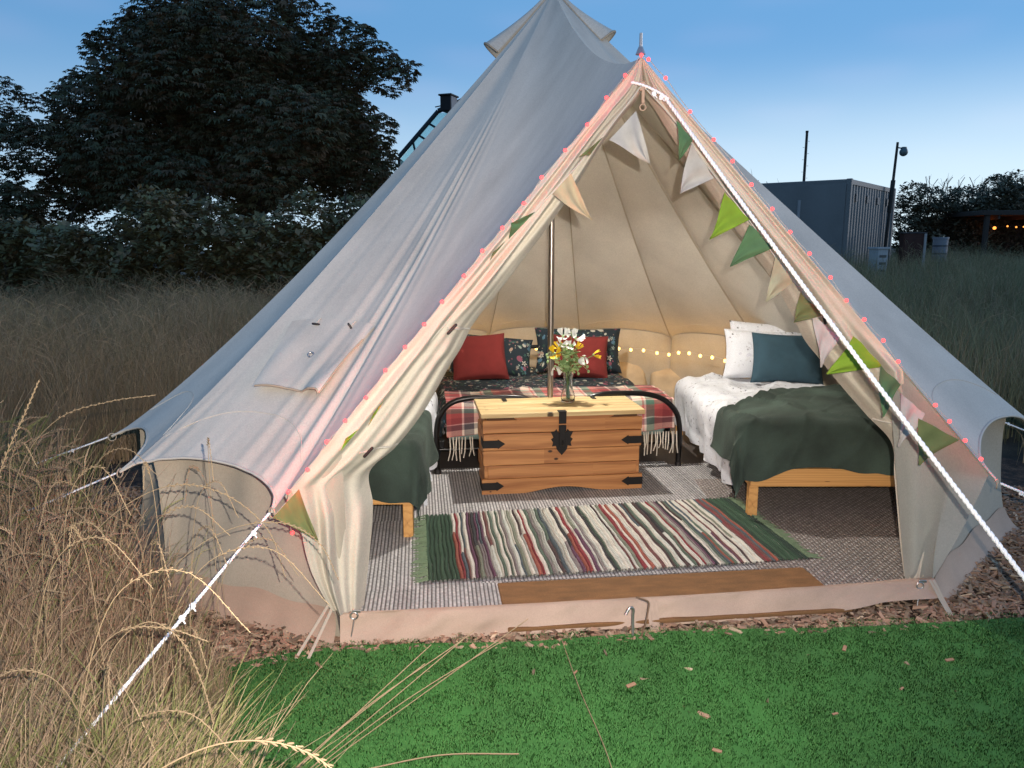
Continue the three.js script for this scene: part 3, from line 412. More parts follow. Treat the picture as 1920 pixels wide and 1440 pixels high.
// ---------------------------------------------------------------- bunting
{
  const C = { grey: [0.52, 0.49, 0.45], beige: [0.50, 0.42, 0.27], green: [0.10, 0.20, 0.09], lime: [0.24, 0.38, 0.03], cream: [0.46, 0.43, 0.28], olive: [0.16, 0.19, 0.07] };
  const mats = Object.fromEntries(Object.entries(C).map(([k, c]) => [k, std(lin(...c), { map: rep(clothTint, 4), bumpMap: rep(weaveBump, 20), bumpScale: 0.0004, roughness: 1 })]));
  const flag = (parent, c, a, b, tip, seed) => {
    const A = V(...a), B = V(...b), T = V(...tip), nrm = V(0.126, 0.141, 0.982);
    part('flag', sheet(10, 14, (u, v) => { const q = A.clone().lerp(B, u).lerp(T, v * 0.985); q.addScaledVector(nrm, 0.014 * Math.sin(u * 3 + seed) * (1 - v) + 0.02 * Math.sin(v * 2.6 + seed * 1.7) * v + 0.006 * Math.sin(u * 9 + v * 5 + seed)); return [q.x, q.y, q.z]; }, (u, v) => [u * 0.15, v * 0.18]), mats[c], parent, `${c === 'grey' ? 'grey white' : c} triangular flag`);
  };
  const left = thing('bunting', 'bunting of cloth flags along the left edge of the tent door', 'bunting');
  const LF = [['olive', [0.249, 1.824, -2.976], [0.34, 1.898, -2.998], [0.288, 1.828, -2.966]], ['grey', [0.36, 1.884, -2.999], [0.472, 2.004, -3.03], [0.526, 1.806, -2.994]], ['beige', [0.149, 1.686, -2.943], [0.223, 1.769, -2.965], [0.299, 1.588, -2.933]], ['green', [-0.01, 1.525, -2.9], [0.085, 1.621, -2.926], [-0.004, 1.581, -2.894]], ['green', [-0.083, 1.442, -2.879], [-0.024, 1.516, -2.897], [-0.069, 1.477, -2.87]], ['lime', [-0.51, 0.868, -2.65], [-0.45, 0.964, -2.671], [-0.491, 0.914, -2.659]], ['lime', [-0.594, 0.797, -2.588], [-0.535, 0.869, -2.606], [-0.579, 0.839, -2.596]], ['olive', [-0.813, 0.59, -2.49], [-0.728, 0.68, -2.514], [-0.666, 0.499, -2.496]]];
  LF.forEach(([c, a, b, t], i) => flag(left, c, a, b, t, i * 1.3));
  part('cord', tube([[0.489, 2.094, -3.05], [0.341, 1.904, -3.004], [0.22, 1.767, -2.969], [0.085, 1.623, -2.931], [-0.113, 1.374, -2.87], [-0.324, 1.123, -2.807], [-0.466, 0.945, -2.764], [-0.623, 0.762, -2.717], [-0.775, 0.628, -2.678], [-0.866, 0.53, -2.653]], 0.002, 90, 5), canvasMat, left);
  const right = thing('bunting', 'bunting of green, lime and grey flags along the right edge of the tent door', 'bunting');
  const RF = [['green', [0.619, 1.962, -3.043], [0.69, 1.89, -3.042], [0.635, 1.818, -3.009]], ['grey', [0.68, 1.884, -3.04], [0.78, 1.757, -3.034], [0.634, 1.691, -2.991]], ['lime', [0.823, 1.705, -3.033], [0.914, 1.597, -3.029], [0.753, 1.52, -2.982]], ['green', [0.92, 1.581, -3.027], [1.003, 1.486, -3.024], [0.839, 1.419, -2.978]], ['cream', [1.014, 1.455, -3.021], [1.103, 1.357, -3.018], [0.975, 1.283, -2.976]], ['olive', [1.125, 1.32, -3.016], [1.236, 1.232, -3.018], [1.103, 1.204, -2.981]], ['grey', [1.186, 1.233, -3.011], [1.286, 1.144, -3.012], [1.2, 1.028, -2.969]], ['lime', [1.316, 1.156, -2.946], [1.432, 1.036, -2.943], [1.22, 1.01, -2.913]], ['green', [1.406, 1.046, -2.921], [1.517, 0.968, -2.924], [1.42, 0.848, -2.895]], ['grey', [1.496, 0.946, -2.898], [1.596, 0.861, -2.899], [1.5, 0.732, -2.868]], ['olive', [1.558, 0.851, -2.852], [1.7, 0.768, -2.858], [1.54, 0.676, -2.824]]];
  RF.forEach(([c, a, b, t], i) => flag(right, c, a, b, t, i * 1.7 + 0.6));
  part('cord', tube([[0.503, 2.084, -3.051], [0.624, 1.959, -3.048], [0.777, 1.762, -3.04], [0.915, 1.597, -3.034], [1.105, 1.356, -3.024], [1.238, 1.231, -3.023], [1.47, 1.023, -3.023], [1.663, 0.835, -3.021], [1.798, 0.726, -3.022], [1.86, 0.62, -2.86]], 0.002, 90, 5), canvasMat, right);
}
// ---------------------------------------------------------------- furniture inside the tent
function drape({ x0, x1, zb, zf, hw, top, r = 0.05, fold = 0.018, k = 16, puff = 0.012, seed = 1, nu = 70, nv = 70, floor = 0.03, flare = 0.06 }) {
  // cloth lying on a bed: x across, z = 0 at the foot edge, negative towards the head; zb may be a function of x
  return sheet(nu, nv, (u, v) => {
    const X = lerp(x0, x1, u), b = typeof zb === 'function' ? zb(X) : zb, f = typeof zf === 'function' ? zf(X) : zf, Z = lerp(b, f, v);
    const ox = Math.max(0, Math.abs(X) - (hw - r)), oz = Math.max(0, Z + r), s = Math.hypot(ox, oz), dx = s ? Math.sign(X) * ox / s : 0, dz = s ? oz / s : 0;
    let out, dn; if (s < PI * r / 2) { out = r * Math.sin(s / r); dn = r * (1 - Math.cos(s / r)); } else { const h = s - PI * r / 2; out = r + flare * h; dn = r + h; }
    const hang = sstep(r, r * 4, s), al = Math.abs(dx) > Math.abs(dz) ? Z * k : X * k;
    out += hang * fold * (Math.sin(al + seed) + 0.5 * Math.sin(al * 2.3 + seed * 2)) * Math.min(1, s * 3);
    const cn = noise(X * 3.1 + Z * 2.3 + seed * 3, Z * 3.7 - X * 1.9 + seed, seed + 5), cm = noise(X * 5.3 - Z * 4.1 + seed, Z * 2.7 + X * 3.3 + seed * 2, seed + 6), crease = puff * (1.1 * Math.pow(1 - Math.abs(2 * cn - 1), 6) - 0.7 * Math.pow(1 - Math.abs(2 * cm - 1), 6)); out += crease * 0.7 * hang;
    const x = clamp(X, -(hw - r), hw - r) + dx * out, z = Math.min(Z, -r) + dz * out;
    const y = top - dn + crease * (1 - hang) + puff * (2 * noise(X * 4 + seed, Z * 4, seed) - 1) + puff * 0.5 * (2 * noise(X * 11 + seed, Z * 11, seed + 2) - 1);
    return [x, Math.max(floor, y), z];
  }, (u, v) => [lerp(x0, x1, u), lerp(0, 1, v) * ((typeof zf === 'function' ? 0.3 : zf) - (typeof zb === 'function' ? -0.9 : zb))], true);
}

// woven floor mats, side by side, each a slightly lumpy slab
function mat(name, label, cx, cz, w, d, turn, m, us, th = 0.012, y = 0.018) {
  const t = thing(name, label, 'floor mat', [cx, y, cz], turn);
  const g = sheet(60, 40, (u, v) => [(u - 0.5) * w, th + 0.004 * (noise(u * 7 + cx, v * 6, 7) - 0.5) * sstep(0, 0.08, Math.min(u, 1 - u, v, 1 - v)), (v - 0.5) * d], (u, v) => [u * w * us, v * d * us], true);
  part('woven_top', g, m, t);
  part('edge', [[w, 0.003, 0, d / 2], [w, 0.003, 0, -d / 2]].map(([a, b, x, z]) => plainBox(a, th - 0.002, b, x, th / 2 - 0.001, z)).concat([[0.003, d, w / 2, 0], [0.003, d, -w / 2, 0]].map(([a, b, x, z]) => plainBox(a, th - 0.002, b, x, th / 2 - 0.001, z))), m, t);
  return t;
}
mat('floor_mat', 'ribbed grey mat under the wooden chest and the foot of the double bed', 0.10, -4.50, 2.05, 1.04, 0.12, ribMat, 0.9);
mat('floor_mat', 'ribbed grey mat beside the left door flap in front of the left bed', -0.50, -3.52, 0.84, 0.92, 0.12, ribMat, 0.9);
mat('floor_mat', 'small ribbed grey mat at the left end of the door sill', -0.22, -2.99, 0.86, 0.30, 0.10, ribMat, 0.9, 0.012, 0.020);
mat('floor_mat', 'ribbed pale grey mat between the wooden chest and the right single bed', 1.42, -4.66, 0.62, 0.86, 0.12, ribMat, 0.9, 0.012, 0.021);
{
  const t = thing('floor_mat', 'basket woven brownish mat under the front of the right bed', 'floor mat', [0, 0.024, 0]);
  const sh = new THREE.Shape([[1.14, -3.13], [1.66, -3.16], [1.84, -3.30], [2.44, -3.90], [2.44, -4.75], [1.16, -4.70]].map(p => new THREE.Vector2(p[0], -p[1]))), g = new THREE.ExtrudeGeometry(sh, { depth: 0.01, bevelEnabled: true, bevelSize: 0.003, bevelThickness: 0.003, bevelSegments: 1 }).rotateX(-PI / 2), uv = g.attributes.uv, p = g.attributes.position; for (let k = 0; k < uv.count; k++) uv.setXY(k, p.getX(k) * 1.35, p.getZ(k) * 1.35);
  part('woven_top', g, basketMat, t);
}
mat('floor_mat', 'basket woven mat lying under the striped rag rug', 0.46, -3.62, 1.36, 0.72, 0.12, ribMat, 0.9);
{
  const t = thing('door_mat', 'plain brown coir mat between the rag rug and the door sill', 'door mat', [0.665, 0.022, -3.05], 0.12);
  part('coir', box(1.42, 0.016, 0.42, 0, 0.008, 0, 0.006), coirMat, t);
}
// rag rug: each strip of rag is its own piece
{
  const t = thing('rag_rug', 'rag rug of many coloured strips with dark green ends in the doorway', 'rug', [0, 0.036, 0.045]);
  const P = [[-0.474, -4.065], [1.266, -4.366], [1.407, -3.475], [-0.37, -3.226]];          // back left, back right, front right, front left
  const pal = [[0.80, 0.76, 0.68], [0.09, 0.055, 0.055], [0.20, 0.085, 0.08], [0.30, 0.05, 0.06], [0.10, 0.13, 0.15], [0.05, 0.05, 0.055], [0.24, 0.26, 0.20], [0.16, 0.07, 0.12], [0.46, 0.46, 0.42], [0.36, 0.11, 0.08], [0.28, 0.24, 0.24], [0.12, 0.17, 0.13], [0.72, 0.74, 0.68]];
  const M = pal.map(c => std(lin(...c), { map: rep(clothTint, 5), roughness: 1, bumpMap: rep(clothTint, 12), bumpScale: 0.004 }));
  const greens = [[0.035, 0.075, 0.045], [0.05, 0.10, 0.06], [0.03, 0.055, 0.04]].map(c => std(lin(...c), { map: rep(clothTint, 5), roughness: 1 }));
  const fr = std(lin(0.20, 0.28, 0.17), { map: rep(clothTint, 5), roughness: 1 });
  const r = rng(17), at = (u, v) => { const a = [lerp(P[0][0], P[1][0], u), lerp(P[0][1], P[1][1], u)], b = [lerp(P[3][0], P[2][0], u), lerp(P[3][1], P[2][1], u)]; return [lerp(a[0], b[0], v), lerp(a[1], b[1], v)]; };
  const wave = (u, v) => u + 0.0016 * Math.sin(v * 17 + u * 60) + 0.0045 * (noise(u * 30, v * 5, 3) - 0.5) + 0.012 * Math.sin(v * PI) * (u - 0.3);
  const strip = (u0, u1, v0, v1, m, hgt) => {
    const s = r() * 100, g = sheet(6, 44, (a, v) => {
      const vv = lerp(v0, v1, v), e = 0.18 * (u1 - u0) * (noise(vv * 26 + s, s, 4) - 0.5), uu = lerp(wave(u0, vv) + e, wave(u1, vv) + e * 0.6, a), q = at(uu, vv), arch = Math.pow(Math.sin(PI * a), 0.55);
      return [q[0], -0.003 + (hgt + 0.0035 * (noise(vv * 34 + s, a * 2, 9) - 0.3)) * arch, q[1]];
    }, (a, v) => [a * 0.03, v * 0.9], true); part('rag_strip', g, m, t);
  };
  let u = 0.078, last = -1; const strips = [];
  while (u < 0.91) {
    const w = 0.0055 + 0.0068 * r(); let k; do { k = r() < 0.46 ? (r() < 0.8 ? 0 : 12) : Math.floor(r() * pal.length); } while (k === last); last = k;
    if (r() < 0.22) { const c = 0.3 + 0.4 * r(), k2 = Math.floor(r() * pal.length); strip(u, u + w, -0.004 * r(), c, M[k], 0.010 + 0.004 * r()); strip(u, u + w, c, 1 + 0.006 * r(), M[k2], 0.010 + 0.004 * r()); }
    else strip(u, u + w, -0.004 * r(), 1 + 0.008 * r(), M[k], 0.010 + 0.005 * r());
    u += w * 0.96;
  }
  for (const [a, b] of [[0.0, 0.078], [0.91, 1.0]]) for (let q = a; q < b - 0.002; q += 0.0115) strip(q, Math.min(b, q + 0.0118), 0, 1, greens[Math.floor(r() * 3)], 0.010 + 0.003 * r());
  for (const s of [0, 1]) { // matted green fringe at both ends
    const g = []; for (let k = 0; k < 150; k++) { const v = r(), q = at(s, v), L = 0.03 + 0.05 * r(), dx = (s ? 1 : -1) * L, dz = (r() - 0.5) * 0.05; g.push(bar([q[0], 0.006 + r() * 0.006, q[1]], [q[0] + dx, 0.000, q[1] + dz - (s ? 0.17 : 0.0) * 0.05], 0.004, 0.002, 5)); }
    part('fringe', g, fr, t).userData.kind = 'stuff';
  }
}

// pine chest
{
  const t = thing('wooden_chest', 'pine storage chest with black iron straps and a hasp', 'chest', [0.31, 0.028, -4.475], 0.137);
  const D = 0.44, W = 0.985;
  part('carcass', plainBox(W - 0.07, 0.44, D - 0.05, 0, 0.245, -D / 2), darkGap, t);
  const rows = [[0.0, 0.092, 0.000, 0.0], [0.095, 0.175, 0.036, -0.006], [0.178, 0.268, 0.014, -0.003], [0.271, 0.372, 0.010, 0.000], [0.375, 0.452, 0.006, -0.004]];
  rows.forEach(([y0, y1, ins, dz], i) => {
    let g;
    if (i === 0) { // bottom board with a scalloped lower edge
      const s = new THREE.Shape(); s.moveTo(-W / 2, 0); s.lineTo(-0.27, 0); s.bezierCurveTo(-0.17, 0.004, -0.10, 0.034, 0.0, 0.034); s.bezierCurveTo(0.12, 0.034, 0.17, 0.006, 0.27, 0.002); s.lineTo(W / 2, 0.0); s.lineTo(W / 2, y1); s.lineTo(-W / 2, y1); s.closePath();
      g = new THREE.ExtrudeGeometry(s, { depth: 0.02, bevelEnabled: true, bevelSize: 0.002, bevelThickness: 0.002, bevelSegments: 1, curveSegments: 12 }).translate(0, 0, -0.022);
    } else g = box(W - 2 * ins, y1 - y0, 0.022, (i === 2 ? -0.006 : 0), (y0 + y1) / 2, -0.011 + dz, 0.004);
    const uv = g.attributes.uv, p = g.attributes.position; for (let k = 0; k < uv.count; k++) uv.setXY(k, p.getX(k) * 1.02 + 0.5 + i * 0.31, p.getY(k) * 2 + i * 0.17);
    part('plank', g, pineMats[i % 5], t);
  });
  for (const s of [-1, 1]) for (let i = 0; i < 5; i++) { const [y0, y1] = rows[i]; const g = box(0.022, y1 - y0, D - 0.03 - (i % 2 ? 0 : 0.03), s * (W / 2 - 0.026 - (i % 2 ? 0 : 0.006)), (y0 + y1) / 2, -D / 2, 0.004), uv = g.attributes.uv, p = g.attributes.position; for (let k = 0; k < uv.count; k++) uv.setXY(k, p.getZ(k) * 1.02 + i * 0.3, p.getY(k) * 2 + i * 0.2); part('side_plank', g, pineMats[(i + 2) % 5], t); }
  const lid = new THREE.Group(); lid.name = 'lid'; t.add(lid);
  for (let k = 0; k < 3; k++) { const d = (D + 0.02) / 3, g = box(W + 0.012, 0.026, d - 0.0012, 0, 0.484, 0.014 - d * (k + 0.5), 0.0035), uv = g.attributes.uv, p = g.attributes.position; for (let q = 0; q < uv.count; q++) uv.setXY(q, p.getX(q) * 0.98 + 0.5, p.getZ(q) * 1.9 + p.getY(q)); part('lid_board', g, topMat, lid); }
  { const s = new THREE.Shape(); s.moveTo(-0.30, 0.016); s.lineTo(-0.27, 0.0); s.lineTo(0.26, 0.0); s.lineTo(0.30, 0.016); s.lineTo(0.30, 0.02); s.lineTo(-0.30, 0.02); s.closePath(); const g = new THREE.ExtrudeGeometry(s, { depth: 0.01, bevelEnabled: true, bevelSize: 0.001, bevelThickness: 0.001, bevelSegments: 1 }).translate(0, 0.451, 0.001), uv = g.attributes.uv, p = g.attributes.position; for (let k = 0; k < uv.count; k++) uv.setXY(k, p.getX(k), p.getY(k) * 2); part('lip', g, pineMats[3], lid); }
  // iron: four corner straps, hasp with leaf shaped plate, two hinge ends on the lid
  const strap = (s) => { const h = new THREE.Shape(); h.moveTo(0, -0.022); h.lineTo(0.085, -0.022); h.lineTo(0.088, -0.028); h.lineTo(0.13, 0); h.lineTo(0.088, 0.028); h.lineTo(0.085, 0.022); h.lineTo(0, 0.022); h.closePath(); const g = new THREE.ExtrudeGeometry(h, { depth: 0.003, bevelEnabled: true, bevelSize: 0.001, bevelThickness: 0.001, bevelSegments: 1 }); if (s < 0) g.rotateZ(PI); return g; };
  for (const y of [0.052, 0.312]) for (const s of [-1, 1]) part('iron_strap', [strap(-s).translate(s * (W / 2 + 0.001 - (y > 0.2 ? 0.008 : 0)), y, 0.004), plainBox(0.004, 0.044, 0.12, s * (W / 2 + 0.0015 - (y > 0.2 ? 0.008 : 0)), y, -0.055)], ironMat, t);
  const leaf = []; const lp = [[0, -0.085], [0.02, -0.062], [0.03, -0.05], [0.034, -0.026], [0.058, -0.03], [0.052, -0.008], [0.064, 0.012], [0.05, 0.022], [0.066, 0.056], [0.046, 0.058], [0.034, 0.072], [0.026, 0.054], [0.012, 0.052]]; for (const p of lp) leaf.push(p); for (const p of lp.slice(1).reverse()) leaf.push([-p[0], p[1]]);
  const ls = new THREE.Shape(leaf.map(p => new THREE.Vector2(...p)));
  const hasp = part('hasp', new THREE.ExtrudeGeometry(ls, { depth: 0.004, bevelEnabled: true, bevelSize: 0.0015, bevelThickness: 0.001, bevelSegments: 1 }).translate(-0.012, 0.318, 0.003), ironMat, t);
  part('tongue', [box(0.034, 0.14, 0.006, -0.012, 0.345, 0.022, 0.002), box(0.046, 0.04, 0.007, -0.012, 0.40, 0.021, 0.002), box(0.05, 0.007, 0.05, -0.012, 0.500, 0.0, 0.002), box(0.046, 0.075, 0.006, -0.012, 0.466, 0.021, 0.002), new THREE.TorusGeometry(0.013, 0.004, 6, 14).rotateY(PI / 2).translate(-0.012, 0.31, 0.03)], ironMat, hasp);
  for (const x of [-0.31, 0.27]) part('hinge', [box(0.028, 0.006, 0.085, x, 0.4995, -0.385, 0.002)], ironMat, t);
}

// vase and flowers
{
  const p = [0.352, 0.5265, -4.745];
  const t = thing('glass_vase', 'clear glass vase of water standing on the wooden chest', 'vase', p);
  const prof = [[0.0, 0.0], [0.036, 0.0], [0.043, 0.006], [0.045, 0.03], [0.041, 0.055], [0.032, 0.085], [0.027, 0.12], [0.028, 0.15], [0.034, 0.18], [0.040, 0.20], [0.038, 0.201], [0.031, 0.178], [0.025, 0.148], [0.024, 0.12], [0.029, 0.085], [0.038, 0.055], [0.041, 0.03], [0.039, 0.012], [0.0, 0.01]].map(q => new THREE.Vector2(...q));
  part('glass', new THREE.LatheGeometry(prof, 40), new THREE.MeshPhysicalMaterial({ color: lin(0.92, 0.95, 0.93), roughness: 0.03, transmission: 1, thickness: 0.004, ior: 1.5 }), t);
  const b = thing('flower_bouquet', 'loose bunch of white and yellow poppies with greenery in the vase', 'flowers', p);
  const green = std(lin(0.16, 0.27, 0.09), { roughness: 0.8, map: rep(clothTint, 8) }), pale = std(lin(0.30, 0.42, 0.20), { roughness: 0.85 }), white = new THREE.MeshPhysicalMaterial({ color: lin(0.84, 0.86, 0.84), roughness: 0.85, transmission: 0.25, thickness: 0, side: THREE.DoubleSide }), yellow = new THREE.MeshPhysicalMaterial({ color: lin(0.80, 0.54, 0.015), roughness: 0.7, transmission: 0.2, thickness: 0, side: THREE.DoubleSide });
  const r = rng(8);
  const bloom = (m, c, s, tx, tz, cup, n = 4) => {
    const pet = []; for (let k = 0; k < n; k++) { const a = k / n * 2 * PI + r(); if (!k) s *= 1.25; pet.push(sheet(6, 6, (u, v) => { const w = (u - 0.5) * 1.5 * Math.sqrt(v) * (1 - 0.2 * v), rr = v; const x = rr * Math.sin(w) * 0.8, z = rr * Math.cos(w), y = cup * v * v + 0.10 * Math.sin(u * 8 + k) * v; return [x * s, y * s, z * s]; }).rotateY(a)); }
    const g = merged([...pet]); g.rotateX(tx); g.rotateZ(tz); g.translate(...c); const f = part('flower', g, m, b, m === white ? 'white poppy' : 'yellow poppy');
    part('flower_centre', new THREE.SphereGeometry(s * 0.2, 8, 6).translate(c[0], c[1] + s * 0.12, c[2]), pale, f); return f;
  };
  const heads = [[white, [-0.035, 0.415, 0.01], 0.036, 0.9, 0.2, 0.9], [white, [0.04, 0.405, 0.015], 0.042, 0.5, -0.6, 0.7], [white, [0.02, 0.432, -0.01], 0.03, 1.2, 0.4, 0.8], [yellow, [-0.088, 0.31, 0.03], 0.036, 1.1, 0.3, 0.9], [yellow, [-0.065, 0.345, 0.0], 0.028, 0.6, 0.3, 0.8], [white, [-0.05, 0.372, 0.03], 0.030, 0.9, -0.4, 0.7], [white, [0.01, 0.36, 0.05], 0.026, 0.9, 0, 0.6], [yellow, [0.052, 0.345, 0.02], 0.026, 0.4, -0.5, 0.9], [yellow, [0.155, 0.302, 0.02], 0.028, 0.3, -1.4, 1.1], [white, [-0.085, 0.232, 0.045], 0.032, 2.4, 0.3, 1.0], [white, [0.095, 0.295, 0.04], 0.028, 2.0, -0.5, 1.2]];
  for (const h of heads) bloom(...h);
  const stems = heads.map(h => tube([[(r() - 0.5) * 0.02, 0.02, (r() - 0.5) * 0.02], [(r() - 0.5) * 0.025, 0.17, (r() - 0.5) * 0.02], [h[1][0] * 0.55, lerp(0.2, h[1][1], 0.6), h[1][2] * 0.5], h[1]], 0.0022, 20, 5)); stems.forEach(g => part('stem', g, green, b));
  for (const q of [[-0.13, 0.285, 0.02], [-0.135, 0.30, 0.0], [-0.13, 0.262, 0.03], [0.10, 0.25, 0.05], [0.115, 0.235, 0.05], [0.122, 0.205, 0.05], [0.06, 0.19, 0.05], [0.055, 0.215, 0.05]]) part('drooping_stem', [tube([[0, 0.17, 0.01], [q[0] * 0.5, 0.25, 0.02], [q[0] * 0.85, q[1] + 0.02, q[2]], q], 0.0016, 18, 5), new THREE.SphereGeometry(0.008, 8, 6).scale(1, 1.3, 1).translate(...q)], pale, b);
  const leaf = []; for (let k = 0; k < 150; k++) { const a = r() * 6.3, h = 0.2 + r() * 0.17, R = 0.02 + 0.075 * r() * Math.sin(PI * clamp((h - 0.14) / 0.26, 0, 1)); const c = V(Math.cos(a) * R, h, Math.sin(a) * R), s = 0.010 + r() * 0.016; const g = new THREE.CircleGeometry(s, 6).scale(1, 0.55, 1).rotateX(r() * 6).rotateY(r() * 6).translate(c.x, c.y, c.z); leaf.push(g); }
  part('leaves', leaf.slice(0, 90), std(lin(0.30, 0.44, 0.20), { roughness: 0.8 }), b).userData.kind = 'stuff'; part('leaves', leaf.slice(90), green, b).userData.kind = 'stuff';
}

// double bed with black tubular frame
{
  const t = thing('double_bed', 'double bed with a black tubular metal frame and dark floral duvet', 'bed', [0.3185, 0.028, -4.93], 0.114);
  const W = 0.81, sh = (u) => u - W;
  part('foot_rail', tube([[0, 0, 0], [0, 0.30, 0], [0.02, 0.39, 0], [0.085, 0.465, 0], [0.18, 0.497, 0], [0.38, 0.502, 0], [0.54, 0.497, 0], [0.63, 0.47, 0], [0.71, 0.40, 0], [0.80, 0.35, 0], [0.89, 0.40, 0], [0.96, 0.465, 0], [1.05, 0.502, 0], [1.22, 0.512, 0], [1.40, 0.50, 0], [1.51, 0.46, 0], [1.59, 0.38, 0], [1.62, 0.28, 0], [1.62, 0, 0]].map(p => [sh(p[0]), p[1], p[2]]), 0.018, 180, 12), blackMetal, t);
  part('cross_bar', bar([-W, 0.165, 0], [W, 0.165, 0], 0.010), blackMetal, t);
  for (const x of [-W + 0.03, W - 0.03]) { part('side_rail', box(0.035, 0.06, 1.98, x, 0.19, -1.0, 0.004), blackMetal, t); part('foot', new THREE.CylinderGeometry(0.022, 0.024, 0.03, 12).translate(x > 0 ? W : -W, 0.015, 0), plasticBlack, t); part('head_post', bar([x, 0, -1.96], [x, 0.46, -1.96], 0.018), blackMetal, t); }
  part('head_rail', tube([[-W + 0.03, 0.46, -1.96], [-0.6, 0.55, -1.96], [0, 0.57, -1.96], [0.6, 0.55, -1.96], [W - 0.03, 0.46, -1.96]], 0.018, 40, 10), blackMetal, t);
  part('mattress', new RoundedBoxGeometry(1.50, 0.18, 1.84, 3, 0.05).translate(0, 0.285, -1.0), std(lin(0.26, 0.36, 0.33), { map: rep(clothTint, 2), roughness: 0.95 }), t);
  part('duvet', drape({ x0: -1.06, x1: 1.08, zb: -1.70, zf: 0.06, hw: 0.78, top: 0.405, r: 0.06, puff: 0.012, seed: 3, fold: 0.02 }).translate(0, 0, -0.09), floralMat, t);
  const hw = solo('plaid_throw', (() => {
    const g = drape({ x0: -0.745, x1: 0.80, zb: (x) => -0.50 - 0.04 * Math.sin(x * 3), zf: (x) => 0.17 + 0.02 * Math.sin(x * 5) + 0.03 * Math.abs(x), hw: 0.88, top: 0.452, r: 0.06, puff: 0.010, seed: 5, fold: 0.012, nu: 90, nv: 60 }).translate(0, 0, -0.075); return g; })(), plaidMat, 'red, cream and green plaid throw folded over the foot of the double bed', 'blanket');
  hw.position.copy(t.position); hw.rotation.copy(t.rotation);
  const wool = std(lin(0.62, 0.56, 0.47), { roughness: 1 }), wool2 = std(lin(0.34, 0.14, 0.13), { roughness: 1 }), r = rng(5);
  for (const [x0, x1, n] of [[-0.73, -0.58, 8], [0.37, 0.52, 7], [0.56, 0.79, 13]]) for (let k = 0; k < n; k++) { const x = lerp(x0, x1, k / (n - 1)) + (r() - 0.5) * 0.012, y0 = 0.452 - 0.06 - 0.155 - 0.02, L = 0.08 + r() * 0.06, z = 0.008 + r() * 0.01; part('tassel', tube([[x, y0 + 0.03, z - 0.005], [x + (r() - 0.5) * 0.012, y0 - L * 0.5, z + 0.006], [x + (r() - 0.5) * 0.03, y0 - L, z]], 0.0045, 8, 5), x1 < 0 || x0 > 0.55 ? wool : wool2, hw); }
  const put = (name, label, g, m, p, tilt, yaw, roll = 0, group) => { const o = solo(name, g, m, label, name === 'pillow' ? 'pillow' : 'cushion', group); o.position.copy(V(...p).applyAxisAngle(V(0, 1, 0), 0.114)).add(t.position); o.rotation.set(tilt, 0.114 + yaw, roll, 'YXZ'); return o; };
  put('cushion', 'plain red square cushion on the left half of the double bed', pillowGeo(0.46, 0.39, 0.15, 3), redMat, [-0.43, 0.405, -1.18], -0.42, 0.12, 0.02);
  put('cushion', 'plain red square cushion behind the flowers on the double bed', pillowGeo(0.46, 0.37, 0.15, 9), redMat, [0.38, 0.40, -1.22], -0.42, -0.10, -0.04);
  put('pillow', 'dark floral pillow behind the left red cushion', pillowGeo(0.70, 0.36, 0.17, 5), floralMat, [-0.34, 0.40, -1.42], -0.5, 0.05, -0.12);
  put('pillow', 'dark floral pillow standing tall behind the right red cushion', pillowGeo(0.74, 0.39, 0.17, 7), floralMat, [0.41, 0.41, -1.44], -0.34, -0.05, -0.02);
}
// single beds
function singleBed(label, x, z, turn) {
  const t = thing('single_bed', label, 'bed', [x, 0.028, z], turn);
  for (const [a, b] of [[-0.455, -0.025], [0.455, -0.025], [-0.455, -1.88], [0.455, -1.88]]) part('leg', box(0.05, 0.27, 0.05, a, 0.135, b, 0.004), palePine, t);
  for (const s of [-1, 1]) part('side_rail', box(0.028, 0.10, 1.80, s * 0.466, 0.23, -0.95, 0.004), palePine, t);
  for (const q of [0.002, -1.90]) part('end_rail', box(0.96, 0.10, 0.028, 0, 0.232, q, 0.004), palePine, t);
  for (let k = 0; k < 9; k++) part('slat', box(0.90, 0.018, 0.07, 0, 0.268, -0.12 - k * 0.205, 0.003), palePine, t);
  part('mattress', new RoundedBoxGeometry(0.90, 0.17, 1.86, 3, 0.05).translate(0, 0.365, -0.95), std(lin(0.62, 0.62, 0.60), { map: rep(clothTint, 2), roughness: 0.95 }), t);
  return t;
}
const bedR = singleBed('pine single bed on the right with a white sprigged duvet', 1.775, -4.02, 0);
part('duvet', drape({ x0: -0.86, x1: 0.75, zb: -1.62, zf: 0.02, hw: 0.53, top: 0.485, r: 0.10, puff: 0.022, seed: 4, fold: 0.022, k: 13, flare: -0.10 }).translate(0, 0, -0.14), sprigMat, bedR);
const bedL = singleBed('pine single bed on the left, mostly hidden by the door flap', -0.985, -3.715, 0.03);
part('duvet', drape({ x0: -0.75, x1: 0.8, zb: -1.6, zf: 0.02, hw: 0.5, top: 0.47, r: 0.09, puff: 0.025, seed: 8 }).translate(0, 0, -0.14), sprigMat, bedL);
